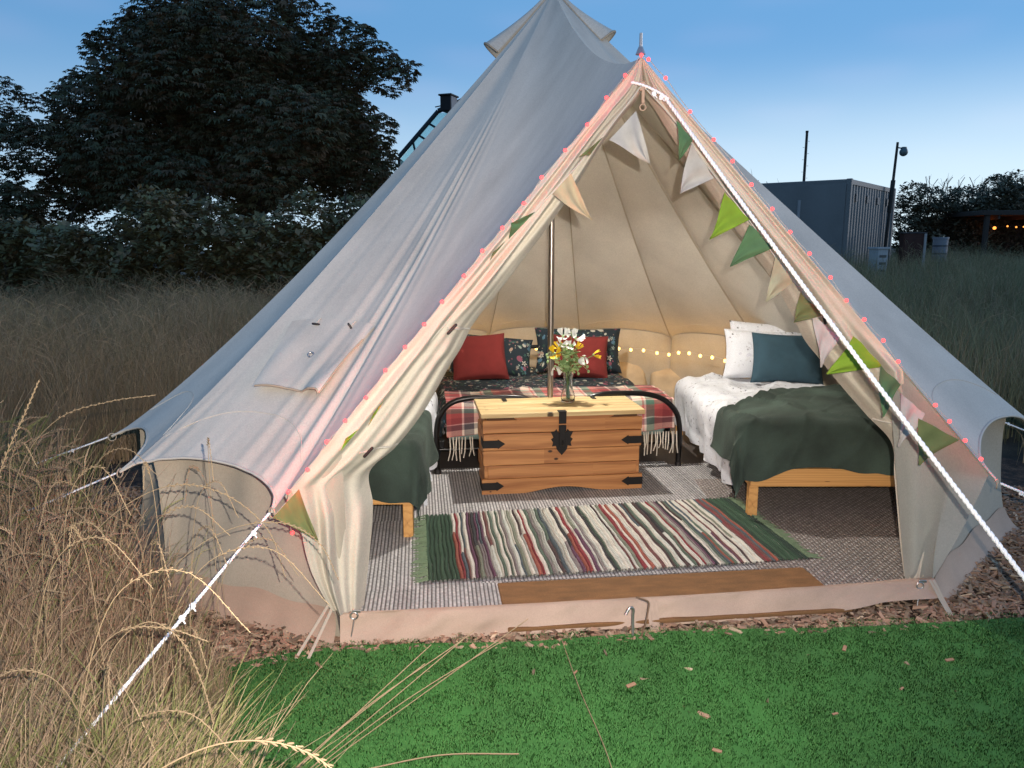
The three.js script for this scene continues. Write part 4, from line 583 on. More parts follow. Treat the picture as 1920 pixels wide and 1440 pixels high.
{
  const a = solo('fleece_throw', drape({ x0: -0.80, x1: 0.78, zb: (x) => -0.42 - 0.62 * sstep(-0.6, 0.1, x), zf: (x) => 0.24 + 0.05 * sstep(0.1, -0.5, x) + 0.02 * Math.sin(x * 8), hw: 0.57, top: 0.55, r: 0.06, puff: 0.020, seed: 6, fold: 0.014, k: 11, nu: 100, nv: 90 }), fleeceMat, 'dark green fleece throw over the foot of the right single bed', 'blanket'); a.position.copy(bedR.position); a.position.z += 0.02;
  const b = solo('fleece_throw', drape({ x0: -0.78, x1: 0.78, zb: -0.75, zf: (x) => 0.24 + 0.04 * sstep(0.1, 0.5, x), hw: 0.53, top: 0.505, r: 0.06, puff: 0.018, seed: 9, fold: 0.016, k: 11, nu: 90, nv: 80 }), fleeceMat, 'dark green fleece throw hanging from the left single bed beside the door flap', 'blanket'); b.position.copy(bedL.position); b.position.z += 0.02; b.rotation.y = 0.03;
}
{
  const put = (name, label, g, m, p, tilt, yaw, roll) => { const o = solo(name, g, m, label, name); o.position.set(...p); o.rotation.set(tilt, yaw, roll, 'YXZ'); };
  put('cushion', 'teal velvet cushion propped on the right single bed', pillowGeo(0.52, 0.365, 0.15, 12), tealMat, [1.985, 0.515, -5.46], -0.22, -0.05, -0.03);
  put('pillow', 'white sprigged pillow just left of the teal cushion', pillowGeo(0.66, 0.37, 0.18, 14), sprigMat, [1.90, 0.515, -5.63], -0.16, -0.08, -0.02);
  put('pillow', 'white sprigged pillow at the very back behind the teal cushion', pillowGeo(0.70, 0.39, 0.17, 16), sprigMat, [1.99, 0.535, -5.78], -0.2, -0.1, -0.05);
  put('cushion', 'cream rounded cushion against the tent wall by the fairy lights', pillowGeo(0.50, 0.40, 0.24, 18), creamMat, [1.46, 0.03, -6.78], -0.25, -0.35, 0.0);
  put('cushion', 'cream cushion leaning beside the head of the double bed', pillowGeo(0.44, 0.46, 0.22, 20), creamMat, [1.06, 0.03, -6.86], -0.3, -0.1, 0.15);
}
{
  const t = thing('drink_carton', 'small blue and white carton on the floor between the beds', 'carton', [1.50, 0.028, -6.02], 0.3);
  part('body', box(0.10, 0.06, 0.05, 0, 0.03, 0, 0.003), std(lin(0.70, 0.72, 0.74), { roughness: 0.5 }), t); part('label', box(0.102, 0.028, 0.052, 0, 0.03, 0, 0.002), std(lin(0.05, 0.16, 0.42), { roughness: 0.5 }), t); part('cap', new THREE.CylinderGeometry(0.012, 0.012, 0.012, 12).translate(0.02, 0.065, 0), std(lin(0.05, 0.16, 0.42), { roughness: 0.5 }), t);
}
// ---------------------------------------------------------------- trees, hedges, buildings beyond
const leafGeo = (() => { // a fan of five drooping leaflets
  const gs = []; for (let k = 0; k < 5; k++) { const a = (k - 2) * 0.55, L = 0.9 - 0.1 * Math.abs(k - 2); const g = new THREE.BufferGeometry(), w = 0.17 * L; g.setAttribute('position', new THREE.Float32BufferAttribute([0, 0, 0, -w, 0.02, L * 0.6, 0, -0.10, L * 0.62, 0, 0, 0, 0, -0.10, L * 0.62, w, 0.02, L * 0.6, -w, 0.02, L * 0.6, 0, -0.28, L, 0, -0.10, L * 0.62, w, 0.02, L * 0.6, 0, -0.10, L * 0.62, 0, -0.28, L], 3)); g.setAttribute('uv', new THREE.Float32BufferAttribute(new Array(24).fill(0.5), 2)); g.computeVertexNormals(); g.rotateY(a); gs.push(g); } return merged(gs); })();
const twigLeafGeo = (() => { const r = rng(3), gs = []; for (let k = 0; k < 9; k++) { const L = 0.35 + r() * 0.3, w = L * 0.32, g = new THREE.BufferGeometry(); g.setAttribute('position', new THREE.Float32BufferAttribute([0, 0, 0, -w, 0.03, L * 0.5, 0, 0, L, 0, 0, 0, 0, 0, L, w, 0.03, L * 0.5], 3)); g.setAttribute('uv', new THREE.Float32BufferAttribute(new Array(12).fill(0.5), 2)); g.computeVertexNormals(); g.rotateX((r() - 0.5) * 1.6); g.rotateY(r() * 6.3); g.translate((r() - 0.5) * 0.6, (r() - 0.5) * 0.5, (r() - 0.5) * 0.6); gs.push(g); } return merged(gs); })();
const leafMat = std(0xffffff, { roughness: 0.75 }), barkMat = std(lin(0.05, 0.04, 0.03), { roughness: 1, bumpMap: clothTint, bumpScale: 0.05 });
function limbs(parent, base, spread, h, n, seed, r0) {
  const r = rng(seed); part('trunk', tube([[0, 0, 0], [0.06, h * 0.22, 0.05], [-0.05, h * 0.42, 0]], r0, 14, 10), barkMat, parent);
  for (let k = 0; k < n; k++) { const a = k / n * 6.3 + r(), e = 0.35 + r() * 0.9, L = spread * (0.5 + 0.5 * r()); const p0 = V(0, h * (0.2 + 0.2 * r()), 0), p2 = V(Math.cos(a) * Math.cos(e) * L, h * 0.38 + Math.sin(e) * L * 0.9, Math.sin(a) * Math.cos(e) * L); part('limb', [tube([p0, p0.clone().lerp(p2, 0.5).add(V(0, 0.3, 0)), p2], r0 * 0.3, 10, 7)], barkMat, parent); }
}
function crownOf(parent, geo, blobsList, count, size, cols, seed) {
  const r = rng(seed), ms = [], cs = [], tot = blobsList.reduce((s, b) => s + b[3] * b[3], 0);
  for (const [x, y, z, R, sy = 0.8] of blobsList) {
    const n = Math.round(count * R * R / tot);
    for (let k = 0; k < n; k++) { const d = V(r() * 2 - 1, r() * 2 - 1, r() * 2 - 1); if (d.lengthSq() > 1 || d.lengthSq() < 0.01) { k--; continue; } const rad = R * (0.62 + 0.42 * Math.pow(r(), 0.7)); d.normalize().multiplyScalar(rad); const s = size * (0.55 + 1.15 * r() * r()); ms.push(M4(V(x + d.x, y + d.y * sy, z + d.z), EU(-0.3 + r() * 0.9, Math.atan2(d.x, d.z) + (r() - 0.5) * 2, (r() - 0.5) * 0.8), V(s, s, s))); const c = cols[Math.floor(r() * cols.length)], q = 0.7 + 0.6 * r(); cs.push(lin(c[0] * q, c[1] * q, c[2] * q)); }
  }
  return instanced('crown', geo, leafMat, ms, cs, parent);
}
const DARK = [[0.082, 0.086, 0.040], [0.066, 0.072, 0.036], [0.105, 0.092, 0.046], [0.13, 0.082, 0.042]];
function ellBlobs(cx, cy, cz, rx, ry, rz, n, R, seed, keep) { const r = rng(seed), out = []; let tries = 0; while (out.length < n && tries++ < n * 30) { const d = V(r() * 2 - 1, r() * 2 - 1, r() * 2 - 1); if (d.lengthSq() > 1) continue; const s = Math.pow(d.length(), 0.35); d.normalize().multiplyScalar(s); const q = [cx + d.x * rx, cy + d.y * ry, cz + d.z * rz, R * (0.7 + 0.6 * r()), 0.75]; if (!keep || keep(q)) out.push(q); } return out; }
{
  const t = thing('chestnut_tree', 'large dark broad crowned tree left of the tent', 'tree', [-7.3, 0, -22]);
  limbs(t, null, 4.2, 7.5, 9, 4, 0.34);
  const keep = (q) => !(q[1] < 2.75 && q[0] > -2.6 && q[0] < 3.0);
  crownOf(t, leafGeo, [...ellBlobs(-0.6, 4.4, 0, 3.55, 2.9, 3.2, 70, 0.95, 5, keep), ...ellBlobs(-0.2, 5.3, 0, 3.5, 2.2, 2.8, 40, 0.95, 6), [-3.4, 6.6, 0, 0.8], [-2.4, 7.3, 0, 0.8], [-1.2, 7.7, 0, 0.8], [0.6, 7.75, 0, 0.8], [1.8, 7.4, 0, 0.8], [2.8, 6.9, 0, 0.8], [3.5, 6.4, 0, 0.7], [-4.2, 5.6, 0, 0.8], [-4.6, 4.5, 0, 0.9], [4.0, 5.9, 0.4, 0.6], [4.4, 6.1, 0.3, 0.4], [3.6, 4.6, 0.2, 0.6], [3.4, 3.8, 0, 0.7], [3.6, 3.0, 0, 0.6], [3.2, 2.3, 0, 0.7], [-4.6, 3.2, 0, 1.0], [-4.2, 2.2, 0, 1.1]], 56000, 0.205, DARK, 7);
  const u = thing('elder_tree', 'smaller ragged dark tree at the left edge of the picture', 'tree', [-13.2, 0, -20]);
  limbs(u, null, 2.0, 5.4, 7, 14, 0.16);
  crownOf(u, leafGeo, [...ellBlobs(0.2, 3.3, 0, 1.9, 1.9, 1.6, 26, 0.72, 15), [0.5, 5.3, 0, 0.42], [-0.2, 5.6, 0.2, 0.4], [1.3, 5.0, 0, 0.3], [1.5, 4.2, 0, 0.5], [-0.9, 4.8, 0, 0.5]], 11000, 0.17, DARK, 16);
}
function hedge(name, label, cat, pts, h, depth, count, seed, cols, twigs = 0) {
  const t = thing(name, label, cat, [0, 0, 0]); const bl = [], r = rng(seed), curve = new THREE.CatmullRomCurve3(pts.map(p => V(...p))), L = curve.getLength(), n = Math.round(L / 0.55);
  for (let k = 0; k < n; k++) { const p = curve.getPoint(k / (n - 1)), g = groundH(p.x, p.z); const H = h * (0.82 + 0.36 * noise(k * 0.31, seed, 4)); for (let y = 0.35; y < H; y += 0.55) bl.push([p.x + (r() - 0.5) * depth * 0.6, g + Math.min(y + (r() - 0.5) * 0.3, H - 0.1), p.z + (r() - 0.5) * depth, 0.5 + 0.25 * r(), 0.9]); }
  const m = crownOf(t, twigLeafGeo, bl, count, 0.21, cols, seed + 1); m.name = 'foliage';
  const st = []; for (let k = 0; k < n; k += 2) { const p = curve.getPoint(k / n), g = groundH(p.x, p.z); st.push(bar([p.x, g, p.z], [p.x + (r() - 0.5) * 0.8, g + h * 0.8, p.z + (r() - 0.5) * 0.4], 0.03, 0.012, 6)); }
  for (let k = 0; k < twigs; k++) { const p = curve.getPoint(Math.pow(r(), 1)), g = groundH(p.x, p.z), H = h * (0.95 + 0.3 * r()), x = p.x + (r() - 0.5) * 0.5; st.push(tube([[p.x, g + h * 0.5, p.z], [x, g + H * 0.9, p.z], [x + (r() - 0.5) * 0.5, g + H, p.z]], 0.012, 8, 5)); for (let j = 0; j < 4; j++) { const q = 0.8 + 0.2 * r(); st.push(bar([x, g + H * q * 0.98, p.z], [x + (r() - 0.5) * 0.5, g + H * q + 0.25 * r(), p.z + (r() - 0.5) * 0.2], 0.007, 0.003, 4)); } }
  part('stems', st, barkMat, t).userData.kind = 'stuff'; return t;
}
const HG = [[0.15, 0.14, 0.06], [0.165, 0.15, 0.07], [0.12, 0.115, 0.05], [0.20, 0.145, 0.075]];
hedge('hedge', 'long dark green hedge behind the grass under the big tree', 'hedge', [[-16, 0, -15.5], [-11, 0, -15.2], [-7, 0, -15.2], [-3, 0, -15.8], [1, 0, -16.5]], 2.15, 1.3, 36000, 31, HG, 12);
hedge('hedge', 'dark hedge with bare twigs on top right of the container', 'hedge', [[15.0, 0, -29.5], [17.5, 0, -29.5], [20.5, 0, -30.5], [26, 0, -31]], 2.75, 1.6, 20000, 41, [[0.10, 0.085, 0.05], [0.12, 0.105, 0.06]], 60);
hedge('shrub', 'low bramble whose top shows behind the container roof', 'shrub', [[8.5, 0, -31], [10.5, 0, -31]], 3.1, 1.0, 2500, 51, HG, 14);
// shipping container
{
  const c0 = V(8.57, 0, -20), rt = V(2.9, 0, -3.6).normalize(), lf = V(-3.6, 0, -2.9).normalize(), g0 = 0.52, H = 2.62, LR = 4.55, LL = 6.06;
  const t = thing('shipping_container', 'grey shipping container with ribbed walls standing beyond the field', 'container', [c0.x, g0, c0.z], Math.atan2(-rt.z, rt.x));
  // local x along the corrugated wall, local -z along the dark wall
  const pale = std(lin(0.20, 0.205, 0.21), { roughness: 0.55, metalness: 0.2, map: rep(clothTint, 0.3) }), dark = pale, edge = pale;
  part('core', plainBox(LR - 0.16, H - 0.14, LL - 0.16, LR / 2, H / 2, -LL / 2), dark, t);
  const n = 17, pitch = (LR - 0.2) / n;
  for (let k = 0; k < n; k++) { const s = new THREE.Shape(); const w = pitch; s.moveTo(0, 0); s.lineTo(w * 0.3, 0); s.lineTo(w * 0.45, 0.05); s.lineTo(w * 0.78, 0.05); s.lineTo(w * 0.93, 0); s.lineTo(w, 0); s.lineTo(w, 0.065); s.lineTo(0, 0.065); s.closePath(); part('wall_rib', new THREE.ExtrudeGeometry(s, { depth: H - 0.22, bevelEnabled: false }).rotateX(-PI / 2).translate(0.1 + k * pitch, 0.11, -0.012), pale, t); }
  part('end_wall', (() => { const m = 22, s = new THREE.Shape(), L = LL - 0.2, w = L / m; s.moveTo(0, 0.06); for (let k = 0; k < m; k++) { s.lineTo(k * w, 0); s.lineTo(k * w + w * 0.3, 0); s.lineTo(k * w + w * 0.45, 0.035); s.lineTo(k * w + w * 0.8, 0.035); s.lineTo(k * w + w, 0); } s.lineTo(L, 0.06); s.closePath(); return new THREE.ExtrudeGeometry(s, { depth: H - 0.22, bevelEnabled: false }).rotateX(-PI / 2).rotateY(PI / 2).translate(0.014, 0.11, -0.1); })(), dark, t);
  for (const y of [0.06, H - 0.06]) { part('rail', box(LR, 0.12, 0.09, LR / 2, y, -0.045, 0.01), y > 1 ? pale : edge, t); part('rail', box(0.09, 0.12, LL, 0.045, y, -LL / 2, 0.01), dark, t); }
  for (const [x, z, m] of [[0.05, -0.05, edge], [LR - 0.05, -0.05, pale], [0.05, -LL + 0.05, dark]]) part('corner_post', box(0.13, H + 0.03, 0.13, x, H / 2 + 0.01, z, 0.012), m, t);
  part('roof', box(LR - 0.04, 0.03, LL - 0.04, LR / 2, H + 0.0, -LL / 2, 0.01), dark, t);
  for (let k = 0; k < 4; k++) part('vent_cap', box(0.12, 0.20, 0.03, 0.55 + k * 1.05, H - 0.42, 0.006, 0.006), pale, t);
  part('downpipe', bar([-0.05, 0.1, -1.25], [-0.05, 2.15, -1.25], 0.045), std(lin(0.30, 0.30, 0.31), { roughness: 0.6 }), t);
}
function gy(x, z) { return groundH(x, z) - 0.02; }
{
  const dk = std(lin(0.03, 0.028, 0.026), { roughness: 0.8 }), x = 8.92, z = -24.2;
  const t = thing('utility_pole', 'thin dark pole with climbing pegs behind the container', 'pole', [x, gy(x, z), z]); part('shaft', new THREE.CylinderGeometry(0.038, 0.05, 4.4, 12).translate(0, 2.15, 0), dk, t); for (let k = 0; k < 12; k++) part('peg', bar([k % 2 ? 0.05 : -0.05, 2.1 + k * 0.18, 0], [k % 2 ? 0.10 : -0.10, 2.1 + k * 0.18, 0], 0.005), dk, t); part('cap', new THREE.CylinderGeometry(0.045, 0.045, 0.05, 12).translate(0, 4.36, 0), dk, t);
  const x2 = 10.78, z2 = -22.6, u = thing('camera_pole', 'leaning dark pole carrying a small round lamp at the container corner', 'pole', [x2, gy(x2, z2), z2]); u.rotation.z = -0.035;
  part('shaft', new THREE.CylinderGeometry(0.034, 0.05, 3.85, 12).translate(0, 1.92, 0), dk, u); part('shaft_joint', new THREE.CylinderGeometry(0.062, 0.062, 0.9, 12).translate(0, 2.35, 0), dk, u); part('arm', bar([0, 3.7, 0], [0.18, 3.68, 0], 0.018), dk, u); part('lamp_head', [new THREE.SphereGeometry(0.115, 16, 12).translate(0.2, 3.58, 0), new THREE.CylinderGeometry(0.07, 0.11, 0.14, 14).translate(0.2, 3.65, 0)], std(lin(0.10, 0.14, 0.15), { roughness: 0.4 }), u);
}
{
  const rust = std(lin(0.075, 0.03, 0.022), { roughness: 0.9, map: rep(clothTint, 0.6) }), x = 10.55, z = -20.6;
  const t = thing('rusty_cabinet', 'rust brown steel cabinet with a pale chipped edge by the container', 'cabinet', [x, gy(x, z), z], -0.25); part('body', box(0.52, 1.25, 0.5, 0, 0.66, 0, 0.015), rust, t); part('top', box(0.58, 0.04, 0.54, 0, 1.30, 0, 0.01), std(lin(0.05, 0.04, 0.04), { roughness: 0.8 }), t); part('pale_post', box(0.06, 1.24, 0.06, 0.25, 0.66, 0.26, 0.006), std(lin(0.40, 0.37, 0.36), { roughness: 0.8, map: rep(clothTint, 3) }), t); part('door', box(0.40, 1.0, 0.02, -0.03, 0.66, 0.255, 0.006), rust, t);
  const x3 = 12.95, z3 = -23.6, g = thing('gas_bottle', 'pale grey bin with darker bands standing right of the rusty cabinet', 'bin', [x3, gy(x3, z3), z3]); const pale = std(lin(0.24, 0.24, 0.27), { roughness: 0.7 }); part('body', [new THREE.CylinderGeometry(0.21, 0.2, 1.1, 20).translate(0, 0.6, 0)], pale, g); part('lid', new THREE.CylinderGeometry(0.225, 0.225, 0.06, 20).translate(0, 1.18, 0), pale, g); for (const y of [0.45, 0.72, 0.95]) part('band', new THREE.CylinderGeometry(0.215, 0.215, 0.05, 20).translate(0, y, 0), std(lin(0.08, 0.08, 0.10), { roughness: 0.7 }), g); g.name = 'banded_bin';
  const x4 = 8.75, z4 = -18.6, c = thing('plastic_crate', 'battered white plastic crate in the grass in front of the container', 'crate', [x4, gy(x4, z4) + 0.0, z4], 0.3); const wh = std(lin(0.42, 0.44, 0.46), { roughness: 0.7, map: rep(clothTint, 2) }); part('body', box(0.30, 0.7, 0.3, 0, 0.62, 0, 0.02), wh, c); part('rim', box(0.35, 0.05, 0.35, 0, 0.98, 0, 0.01), wh, c); part('stand', [[-0.12, -0.12], [0.12, -0.12], [-0.12, 0.12], [0.12, 0.12]].map(([a, b]) => plainBox(0.04, 0.3, 0.04, a, 0.14, b)), wh, c); for (const y of [0.45, 0.62, 0.79]) part('slot', box(0.2, 0.06, 0.01, 0, y, 0.151, 0.003), std(lin(0.10, 0.10, 0.10), { roughness: 0.8 }), c);
}
// open timber shelter with orange lights
{
  const x = 16.75, z = -27.4, t = thing('timber_shelter', 'dark open timber shelter lit inside by small orange lamps', 'shelter', [x, gy(x, z), z], -0.06), wd = std(lin(0.05, 0.035, 0.028), { roughness: 0.9 });
  part('roof', box(6.0, 0.16, 2.6, 2.4, 2.02, -0.8, 0.02), wd, t); for (const px of [-0.35, 1.7, 3.8, 5.2]) part('post', box(0.14, 2.0, 0.14, px, 1.0, 0.35, 0.01), wd, t); part('back_wall', plainBox(5.8, 1.95, 0.06, 2.4, 0.98, -1.95), wd, t); for (let k = 0; k < 6; k++) part('rafter', box(0.07, 0.12, 2.5, 0 + k, 1.87, -0.8, 0.006), wd, t);
  const s = thing('shelter_lights', 'row of tiny orange lamps under the roof of the timber shelter', 'lights', [x, gy(x, z), z], -0.06), og = new THREE.MeshStandardMaterial({ color: lin(0.5, 0.2, 0.02), emissive: lin(1, 0.33, 0.06), emissiveIntensity: 2.5, roughness: 0.5 });
  for (const [a, b, c] of [[-0.2, 1.72, 0.045], [0.12, 1.52, 0.055], [0.55, 1.58, 0.03], [0.85, 1.55, 0.03], [1.1, 1.56, 0.026], [1.4, 1.57, 0.03], [2.6, 1.86, 0.03], [3.72, 1.60, 0.045]]) { part('lamp', new THREE.SphereGeometry(c, 10, 8).translate(a, b, 0.0), og, s); bulbLight(s, [a, b, 0.0], 0xff7a22, c * 1.5, c); } part('cord', tube([[-0.2, 1.76, 0], [0.12, 1.57, 0], [0.85, 1.60, 0], [1.4, 1.6, 0], [2.6, 1.9, 0], [3.72, 1.65, 0]], 0.008, 60, 5), wd, s);
}
// glazed lean-to roof and lamp box behind the tent
{
  const t = thing('greenhouse', 'glazed sloping roof with dark bars showing between the tree and the tent', 'greenhouse', [-3.62, 0.44, -25.5], 0), fr = std(lin(0.015, 0.03, 0.04), { roughness: 0.5 }), gl = new THREE.MeshPhysicalMaterial({ color: lin(0.75, 0.92, 0.92), roughness: 0.08, transmission: 0.85, thickness: 0, side: THREE.DoubleSide });
  const a = V(0, 3.85, 0), b = V(1.6, 5.75, 0);                                            // lower left eave to ridge
  part('verge_board', [bar(a, V(1.28, 5.25, 0), 0.07, 0.07, 8), bar(V(1.28, 5.25, 0), V(1.62, 5.4, 0), 0.08, 0.08, 8), bar(V(1.62, 5.4, 0), V(2.4, 5.8, 0), 0.04, 0.04, 8)], fr, t);
  for (const [p, q] of [[[0.45, 4.34, -0.02], [0.7, 3.2, -0.02]], [[0.62, 4.53, -0.02], [1.5, 4.0, -0.02]], [[0.95, 4.89, -0.02], [1.7, 4.45, -0.02]]]) part('glazing_bar', bar(p, q, 0.035), fr, t);
  const s = new THREE.Shape([[0.05, 3.80], [1.28, 5.2], [2.6, 5.2], [2.6, 0.1], [0.05, 0.1]].map(p => new THREE.Vector2(...p))); part('pane', new THREE.ExtrudeGeometry(s, { depth: 0.012, bevelEnabled: false }).translate(0, 0, -0.06), gl, t);
  part('frame_post', [plainBox(0.08, 4.35, 0.08, 0, 1.67, 0), plainBox(0.08, 5.7, 0.08, 2.6, 2.35, 0)], fr, t); part('sill_rail', plainBox(2.6, 0.6, 0.08, 1.3, -0.24, 0), fr, t); part('side_wall', plainBox(0.06, 4.3, 3.0, 0.0, 1.65, -1.54), fr, t);
  const l = thing('lamp_box', 'dark box with a pale face on a thin stalk above the glazed roof', 'floodlight', [-1.98, 0, -25.2], -0.35);
  part('housing', [box(0.36, 0.46, 0.50, 0, 5.84, 0, 0.02), box(0.44, 0.05, 0.60, 0, 6.09, 0, 0.01)], std(lin(0.02, 0.016, 0.018), { roughness: 0.6 }), l); part('face', box(0.02, 0.40, 0.44, 0.185, 5.85, 0, 0.005), std(lin(0.26, 0.25, 0.26), { roughness: 0.6 }), l); part('stalk', [bar([0.02, 0, 0], [0.02, 5.62, 0], 0.03), bar([-0.18, 5.80, 0.1], [-0.42, 5.77, 0.1], 0.018)], std(lin(0.02, 0.016, 0.018), { roughness: 0.6 }), l);
}
// ---------------------------------------------------------------- long dry grass
const bladeStrip = (pts, w, tw = 0.3) => { // tapering ribbon along points
  const n = pts.length, pos = [], ix = [], uv = []; for (let i = 0; i < n; i++) { const p = pts[i], q = pts[Math.min(n - 1, i + 1)], o = pts[Math.max(0, i - 1)], d = V(q[0] - o[0], q[1] - o[1], q[2] - o[2]).normalize(), s = V(Math.cos(tw * i + w * 9000), 0.15, Math.sin(tw * i + w * 9000)).cross(d).normalize().multiplyScalar(w * (1 - i / (n - 0.7)) + 0.0002); pos.push(p[0] - s.x, p[1] - s.y, p[2] - s.z, p[0] + s.x, p[1] + s.y, p[2] + s.z); uv.push(0, i / n, 1, i / n); if (i < n - 1) ix.push(i * 2, i * 2 + 1, i * 2 + 2, i * 2 + 1, i * 2 + 3, i * 2 + 2); }
  const g = new THREE.BufferGeometry(); g.setAttribute('position', new THREE.Float32BufferAttribute(pos, 3)); g.setAttribute('uv', new THREE.Float32BufferAttribute(uv, 2)); g.setIndex(ix); g.computeVertexNormals(); return g; };
const spikelet = (() => { const g = new THREE.SphereGeometry(1, 5, 4).scale(0.34, 1, 0.24).translate(0, 0.75, 0); return g; })();
function seedHead(curve, t0, t1, size, n) { const gs = []; n = Math.round(n * 1.25); size *= 0.74; for (let k = 0; k < n; k++) { const t = lerp(t0, t1, k / n), p = curve.getPoint(t), d = curve.getTangent(t), f = (1 - 0.55 * k / n) * size, s = k % 2 ? 1 : -1; const side = d.clone().cross(V(0.3, 0.2, 1)).normalize().multiplyScalar(s); const dir = d.clone().multiplyScalar(0.9).addScaledVector(side, 0.3).normalize(); const g = spikelet.clone().scale(f, f, f); g.applyQuaternion(new THREE.Quaternion().setFromUnitVectors(V(0, 1, 0), dir)); g.translate(p.x + side.x * f * 0.25, p.y + side.y * f * 0.25, p.z + side.z * f * 0.25); gs.push(g); } return gs; }
function tuft(seed, n, h, spread, lean, heads, w = 0.0016) {
  const r = rng(seed), gs = []; for (let k = 0; k < n; k++) { const a = r() * 6.3, R = spread * Math.sqrt(r()), H = h * (0.45 + 0.65 * r()), L = lean * (0.3 + r()) * H, b = r() * 6.3, x = Math.cos(a) * R, z = Math.sin(a) * R, dr = r() < 0.35 ? 0.35 : 0.05; const pts = [0, 0.3, 0.6, 0.85, 1].map(t => [x + Math.cos(b) * L * t * t, H * (t - dr * t * t * t), z + Math.sin(b) * L * t * t]); gs.push(bladeStrip(pts, w * (0.6 + 0.8 * r()))); }
  for (let k = 0; k < heads; k++) { const b = r() * 6.3, x = (r() - 0.5) * spread, z = (r() - 0.5) * spread, H = h * (0.9 + 0.35 * r()), L = (0.12 + 0.3 * r()) * H, c = new THREE.CatmullRomCurve3([V(x, 0, z), V(x + Math.cos(b) * L * 0.2, H * 0.55, z + Math.sin(b) * L * 0.2), V(x + Math.cos(b) * L * 0.6, H * 0.92, z + Math.sin(b) * L * 0.6), V(x + Math.cos(b) * L * 1.1, H * (1.0 - 0.1 * r()), z + Math.sin(b) * L * 1.1)]); gs.push(new THREE.TubeGeometry(c, 10, 0.0009, 4)); gs.push(...seedHead(c, 0.66, 1, 0.0065, 16)); }
  return merged(gs); }
const grassMat = std(0xffffff, { roughness: 0.85 });
function scatter(name, label, geos, spots, colorOf, sMin, sMax, seed, sizeAt) {
  const r = rng(seed), g = geos.map(() => [[], []]); for (const [x, z] of spots) { const k = Math.floor(r() * geos.length), s = lerp(sMin, sMax, r()) * (sizeAt ? sizeAt(x, z) : 1); g[k][0].push(M4(V(x, groundH(x, z) - 0.01, z), EU((r() - 0.5) * 0.15, r() * 6.3, (r() - 0.5) * 0.15), V(s, s * (0.85 + 0.3 * r()), s))); g[k][1].push(colorOf(x, z, r)); }
  const t = thing(name, label, 'long grass'); t.userData.kind = 'stuff'; geos.forEach((q, k) => instanced('grass_tufts', q, grassMat, g[k][0], g[k][1], t)); return t; }
const clearOfTent = (x, z, m) => Math.hypot(x - TC.x, z - TC.z) > m;
const straw = (x, z, r) => { const k = 0.55 + 0.75 * r(), t = r(), gr = noise(x * 1.3 + 20, z * 1.3 + 20, 5); return t < 0.55 ? lin(0.37 * k, 0.27 * k, 0.165 * k) : t < 0.55 + 0.6 * gr ? lin(0.20 * k, 0.21 * k, 0.07 * k) : lin(0.28 * k, 0.185 * k, 0.12 * k); };
const greyGreen = (x, z, r) => { const k = 0.55 + 0.7 * r(), f = sstep(2, 9, -z); return r() < 0.5 ? lin(0.33 * k, lerp(0.23, 0.25, f) * k, 0.125 * k) : lin(0.45 * k, 0.30 * k, 0.17 * k); };
const greenish = (x, z, r) => { const k = 0.55 + 0.6 * r(); return r() < 0.7 ? lin(0.28 * k, 0.265 * k, 0.135 * k) : lin(0.39 * k, 0.29 * k, 0.17 * k); };
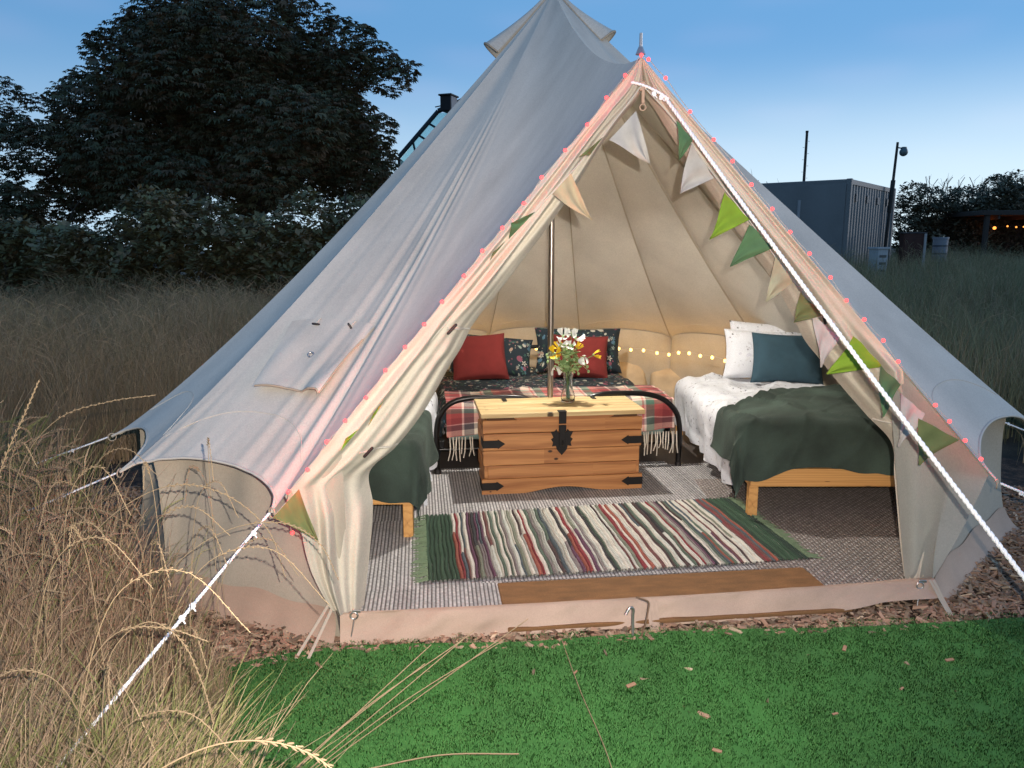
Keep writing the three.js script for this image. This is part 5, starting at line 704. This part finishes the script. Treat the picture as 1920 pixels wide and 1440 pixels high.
{
  const near = [1, 2, 3, 4].map(s => tuft(s * 7, 36, 0.56, 0.10, 0.34, 1, 0.0019)), mid = [5, 6, 7].map(s => tuft(s * 7, 26, 0.70, 0.14, 0.35, 2, 0.0022)), far = [8, 9].map(s => tuft(s * 7, 22, 0.72, 0.25, 0.3, 0, 0.005));
  const low = [11, 12, 13].map(s => tuft(s * 7, 26, 0.42, 0.12, 0.60, 0, 0.0021)), r = rng(71), a = [], b = [], c = [];
  const edge = (z) => z > -2.35 ? -0.70 + 0.33 * (z + 1.5) - 0.06 * Math.sin(z * 6) : -1.02;         // right edge of the long grass
  while (a.length < 4600) { const z = -0.75 - r() * 2.9, x = -2.9 + r() * 2.7; if (Math.abs(x) > -z * 0.78 + 0.35 || x > edge(z) - 0.22 * r() * r() || !clearOfTent(x, z, 2.75 + 0.2 * r()) || (clearOfTent(x, z, 3.35) ? 0 : r() > 0.25)) continue; if (z > -1.2 && x > -0.75) continue; a.push([x, z]); }
  while (b.length < 5200) { const z = -2.6 - r() * 12.2, x = -12.5 + r() * 12; if (Math.abs(x) > -z * 0.76 + 0.7 || x > -1.7 || !clearOfTent(x, z, 3.0)) continue; if (r() > 2.6 / (1.2 + Math.abs(z) * 0.32)) continue; b.push([x, z]); }
  while (c.length < 6800) { const z = -3.4 - r() * 25, x = 2.6 + r() * 19; if (x > -z * 0.74 + 0.6 || !clearOfTent(x, z, 3.5) || x < 2.6) continue; if (r() > 3 / (1.6 + Math.abs(z) * 0.22)) continue; c.push([x, z]); }
  scatter('foreground_grass', 'tangled straw coloured long grass in the lower left foreground', near, a.filter(p => p[1] < -1.75), straw, 0.7, 1.15, 72, (x, z) => lerp(0.5, 1, sstep(-1.6, -2.2, z)) * lerp(0.55, 1, sstep(-0.95, -1.5, x)) + 0.12 * sstep(-1.2, -2.0, x));
  scatter('short_foreground_grass', 'shorter flattened straw and green grass at the bottom left corner of the picture', low, a.filter(p => p[1] >= -1.75), straw, 0.7, 1.15, 76);
  scatter('left_field_grass', 'tall dim brown grass of the field left of the tent', mid, b, greyGreen, 0.75, 1.1, 73, (x, z) => 0.72 + 0.6 * noise(x * 0.8 + 30, z * 0.8 + 30, 9) - 0.35 * sstep(3.2, 2.2, Math.hypot(x + 2.4, (z + 2.9) * 1.2)));
  scatter('right_field_grass', 'tall dim green grass of the field right of the tent', [...mid, ...far], c, greenish, 0.8, 1.15, 74, (x, z) => 0.75 + 0.5 * noise(x * 0.7 + 30, z * 0.7 + 30, 9));
  const d = []; while (d.length < 900) { const z = -16 - r() * 14, x = -3 + r() * 9; d.push([x, z]); }
  scatter('back_field_grass', 'far grass behind the tent under the hedge', far, d, greyGreen, 0.8, 1.1, 75);
}
// single stalks with seed heads that stand out in front
{
  const m1 = std(lin(0.31, 0.225, 0.13), { roughness: 0.8 }), m2 = std(lin(0.29, 0.21, 0.125), { roughness: 0.8, map: rep(clothTint, 9) });
  const stalk = (label, pts, size, t0, n, rad = 0.0011, group) => { const o = thing('grass_stalk', label, 'grass stalk', pts[0], 0, group), p0 = V(...pts[0]), c = new THREE.CatmullRomCurve3(pts.map(p => V(...p).sub(p0)), false, 'centripetal'); part('stem', new THREE.TubeGeometry(c, 40, rad, 5), m1, o); if (n) part('seed_head', seedHead(c, t0, 1, size, n), m2, o); };
  stalk('largest bowed seed head, arching over the turf at the bottom of the picture', [[-0.92, 0.35, -1.02], [-0.66, 0.62, -1.05], [-0.46, 0.745, -1.06], [-0.33, 0.75, -1.05], [-0.245, 0.70, -1.03], [-0.20, 0.635, -1.0]], 0.0098, 0.50, 30, 0.0014);
  stalk('seed head hanging straight down beside the bright left guy rope', [[-0.93, 0.3, -1.55], [-0.88, 0.62, -1.56], [-0.80, 0.685, -1.57], [-0.735, 0.645, -1.57], [-0.69, 0.54, -1.565], [-0.67, 0.445, -1.56]], 0.0085, 0.48, 26, 0.0012);
  stalk('seed head lying flat to the right across the knot of the left guy rope', [[-1.0, 0.42, -1.50], [-0.92, 0.60, -1.52], [-0.84, 0.685, -1.53], [-0.74, 0.69, -1.53], [-0.655, 0.66, -1.53]], 0.0075, 0.5, 20, 0.0011);
  stalk('tallest seed head, upright against the dark grass at the left', [[-1.32, 0.55, -1.80], [-1.30, 0.80, -1.80], [-1.235, 0.98, -1.80], [-1.17, 1.10, -1.80], [-1.125, 1.185, -1.80]], 0.0095, 0.42, 24, 0.0012);
  stalk('seed head bending down from the left picture edge', [[-1.62, 0.9, -1.80], [-1.50, 1.17, -1.80], [-1.38, 1.21, -1.80], [-1.30, 1.11, -1.80], [-1.255, 1.03, -1.80]], 0.008, 0.45, 22, 0.0011);
  stalk('seed head arching low over the corner of the left tent wall', [[-1.35, 0.35, -2.05], [-1.22, 0.66, -2.08], [-1.05, 0.80, -2.10], [-0.92, 0.83, -2.10], [-0.80, 0.79, -2.10], [-0.70, 0.69, -2.10], [-0.66, 0.55, -2.10]], 0.0085, 0.42, 30, 0.0012);
  stalk('seed head drooping in front of the olive flag of the left bunting', [[-1.1, 0.3, -2.02], [-0.96, 0.60, -2.05], [-0.80, 0.705, -2.08], [-0.64, 0.72, -2.08], [-0.55, 0.66, -2.08], [-0.50, 0.55, -2.08]], 0.0082, 0.48, 28, 0.0011);
  stalk('pale seed head pointing right at the far lower left edge', [[-1.12, 0.44, -1.15], [-0.98, 0.57, -1.15], [-0.86, 0.60, -1.15], [-0.75, 0.588, -1.15]], 0.0085, 0.42, 22, 0.0013);
  stalk('dark seed head curling at mid height of the left field', [[-1.55, 0.5, -2.2], [-1.46, 0.85, -2.2], [-1.33, 1.0, -2.2], [-1.18, 1.05, -2.2], [-1.04, 1.07, -2.2]], 0.0075, 0.5, 20, 0.001);
  const r = rng(81);
  for (let k = 0; k < 34; k++) { const z = -1.25 - r() * 1.5, x = -0.72 * -z + r() * (0.72 * -z - 0.72) - 0.05, h = 0.62 + r() * 0.36, b = (r() - 0.42) * 2.6, L = 0.12 + r() * 0.3, dx = Math.sin(b) * L, dz = Math.cos(b) * L * 0.4; if (!clearOfTent(x + dx, z + dz, 2.35)) continue; stalk('thin dry stalk with a seed head in the tangle of foreground grass', [[x, 0.1, z], [x + dx * 0.2, h * 0.6, z + dz * 0.2], [x + dx * 0.6, h * 0.95, z + dz * 0.6], [x + dx, h, z + dz], [x + dx * 1.35, h - 0.06 - 0.08 * r(), z + dz * 1.3]], 0.006 + 0.002 * r(), 0.55, 20, 0.0009, 'thin stalks in the foreground grass'); }
  for (let k = 0; k < 6; k++) { const o = k * 0.036 + r() * 0.03; stalk('straight bare straw leaning right over the turf corner', [[-0.78 + o * 0.6, 0.02, -1.62 - o], [-0.55 + o * 1.2 + r() * 0.05, 0.20 + r() * 0.05, -1.80 - o], [-0.36 + o * 1.6 + r() * 0.1, 0.33 + r() * 0.06, -1.95 - o * 1.2]], 0, 1, 0, 0.0014, 'bare straws leaning over the turf'); }
  stalk('long pale straw lying across the turf at the bottom', [[-0.42, 0.05, -1.93], [-0.2, 0.075, -1.96], [0.02, 0.075, -1.965], [-0.02, 0.074, -1.965], [-0.028, 0.073, -1.965]].slice(0, 3), 0, 1, 0, 0.0022);
  stalk('thin green grass stem growing up through the middle of the turf', [[0.30, 0.02, -1.78], [0.275, 0.05, -2.0], [0.225, 0.06, -2.3], [0.185, 0.05, -2.66]], 0.0035, 0.55, 16, 0.0014);
  for (const [x, z, a, s, lab] of [[0.40, -2.36, 0.4, 0.034, 'flat brown wood chip alone in the middle of the turf'], [1.56, -2.52, 0.1, 0.03, 'long brown wood chip near the right back of the turf'], [0.60, -2.02, -0.5, 0.028, 'brown wood chip low on the turf near the bottom edge'], [1.22, -2.60, 1.0, 0.03, 'thin curved wood chip near the back of the turf'], [0.22, -2.44, 0.9, 0.018, 'tiny reddish wood chip left of the flat brown one'], [1.02, -2.2, 0.2, 0.02, 'small dark wood chip on the right half of the turf'], [1.30, -2.34, 0.7, 0.018, 'pale small chip far right on the turf']]) { const o = solo('wood_chip', box(s, s * 0.16, s * 0.42, 0, 0, 0, 0.002), std(lin(0.34, 0.20, 0.12), { roughness: 0.95 }), lab, 'wood chip'); o.position.set(x, 0.046, z); o.rotation.set(0.12, a, 0.1); }
}
scene.traverse(o => { if (o.isMesh) { o.castShadow = true; o.receiveShadow = true; } });
scene.updateMatrixWorld(true);
camera.updateProjectionMatrix();
renderer.render(scene, camera);
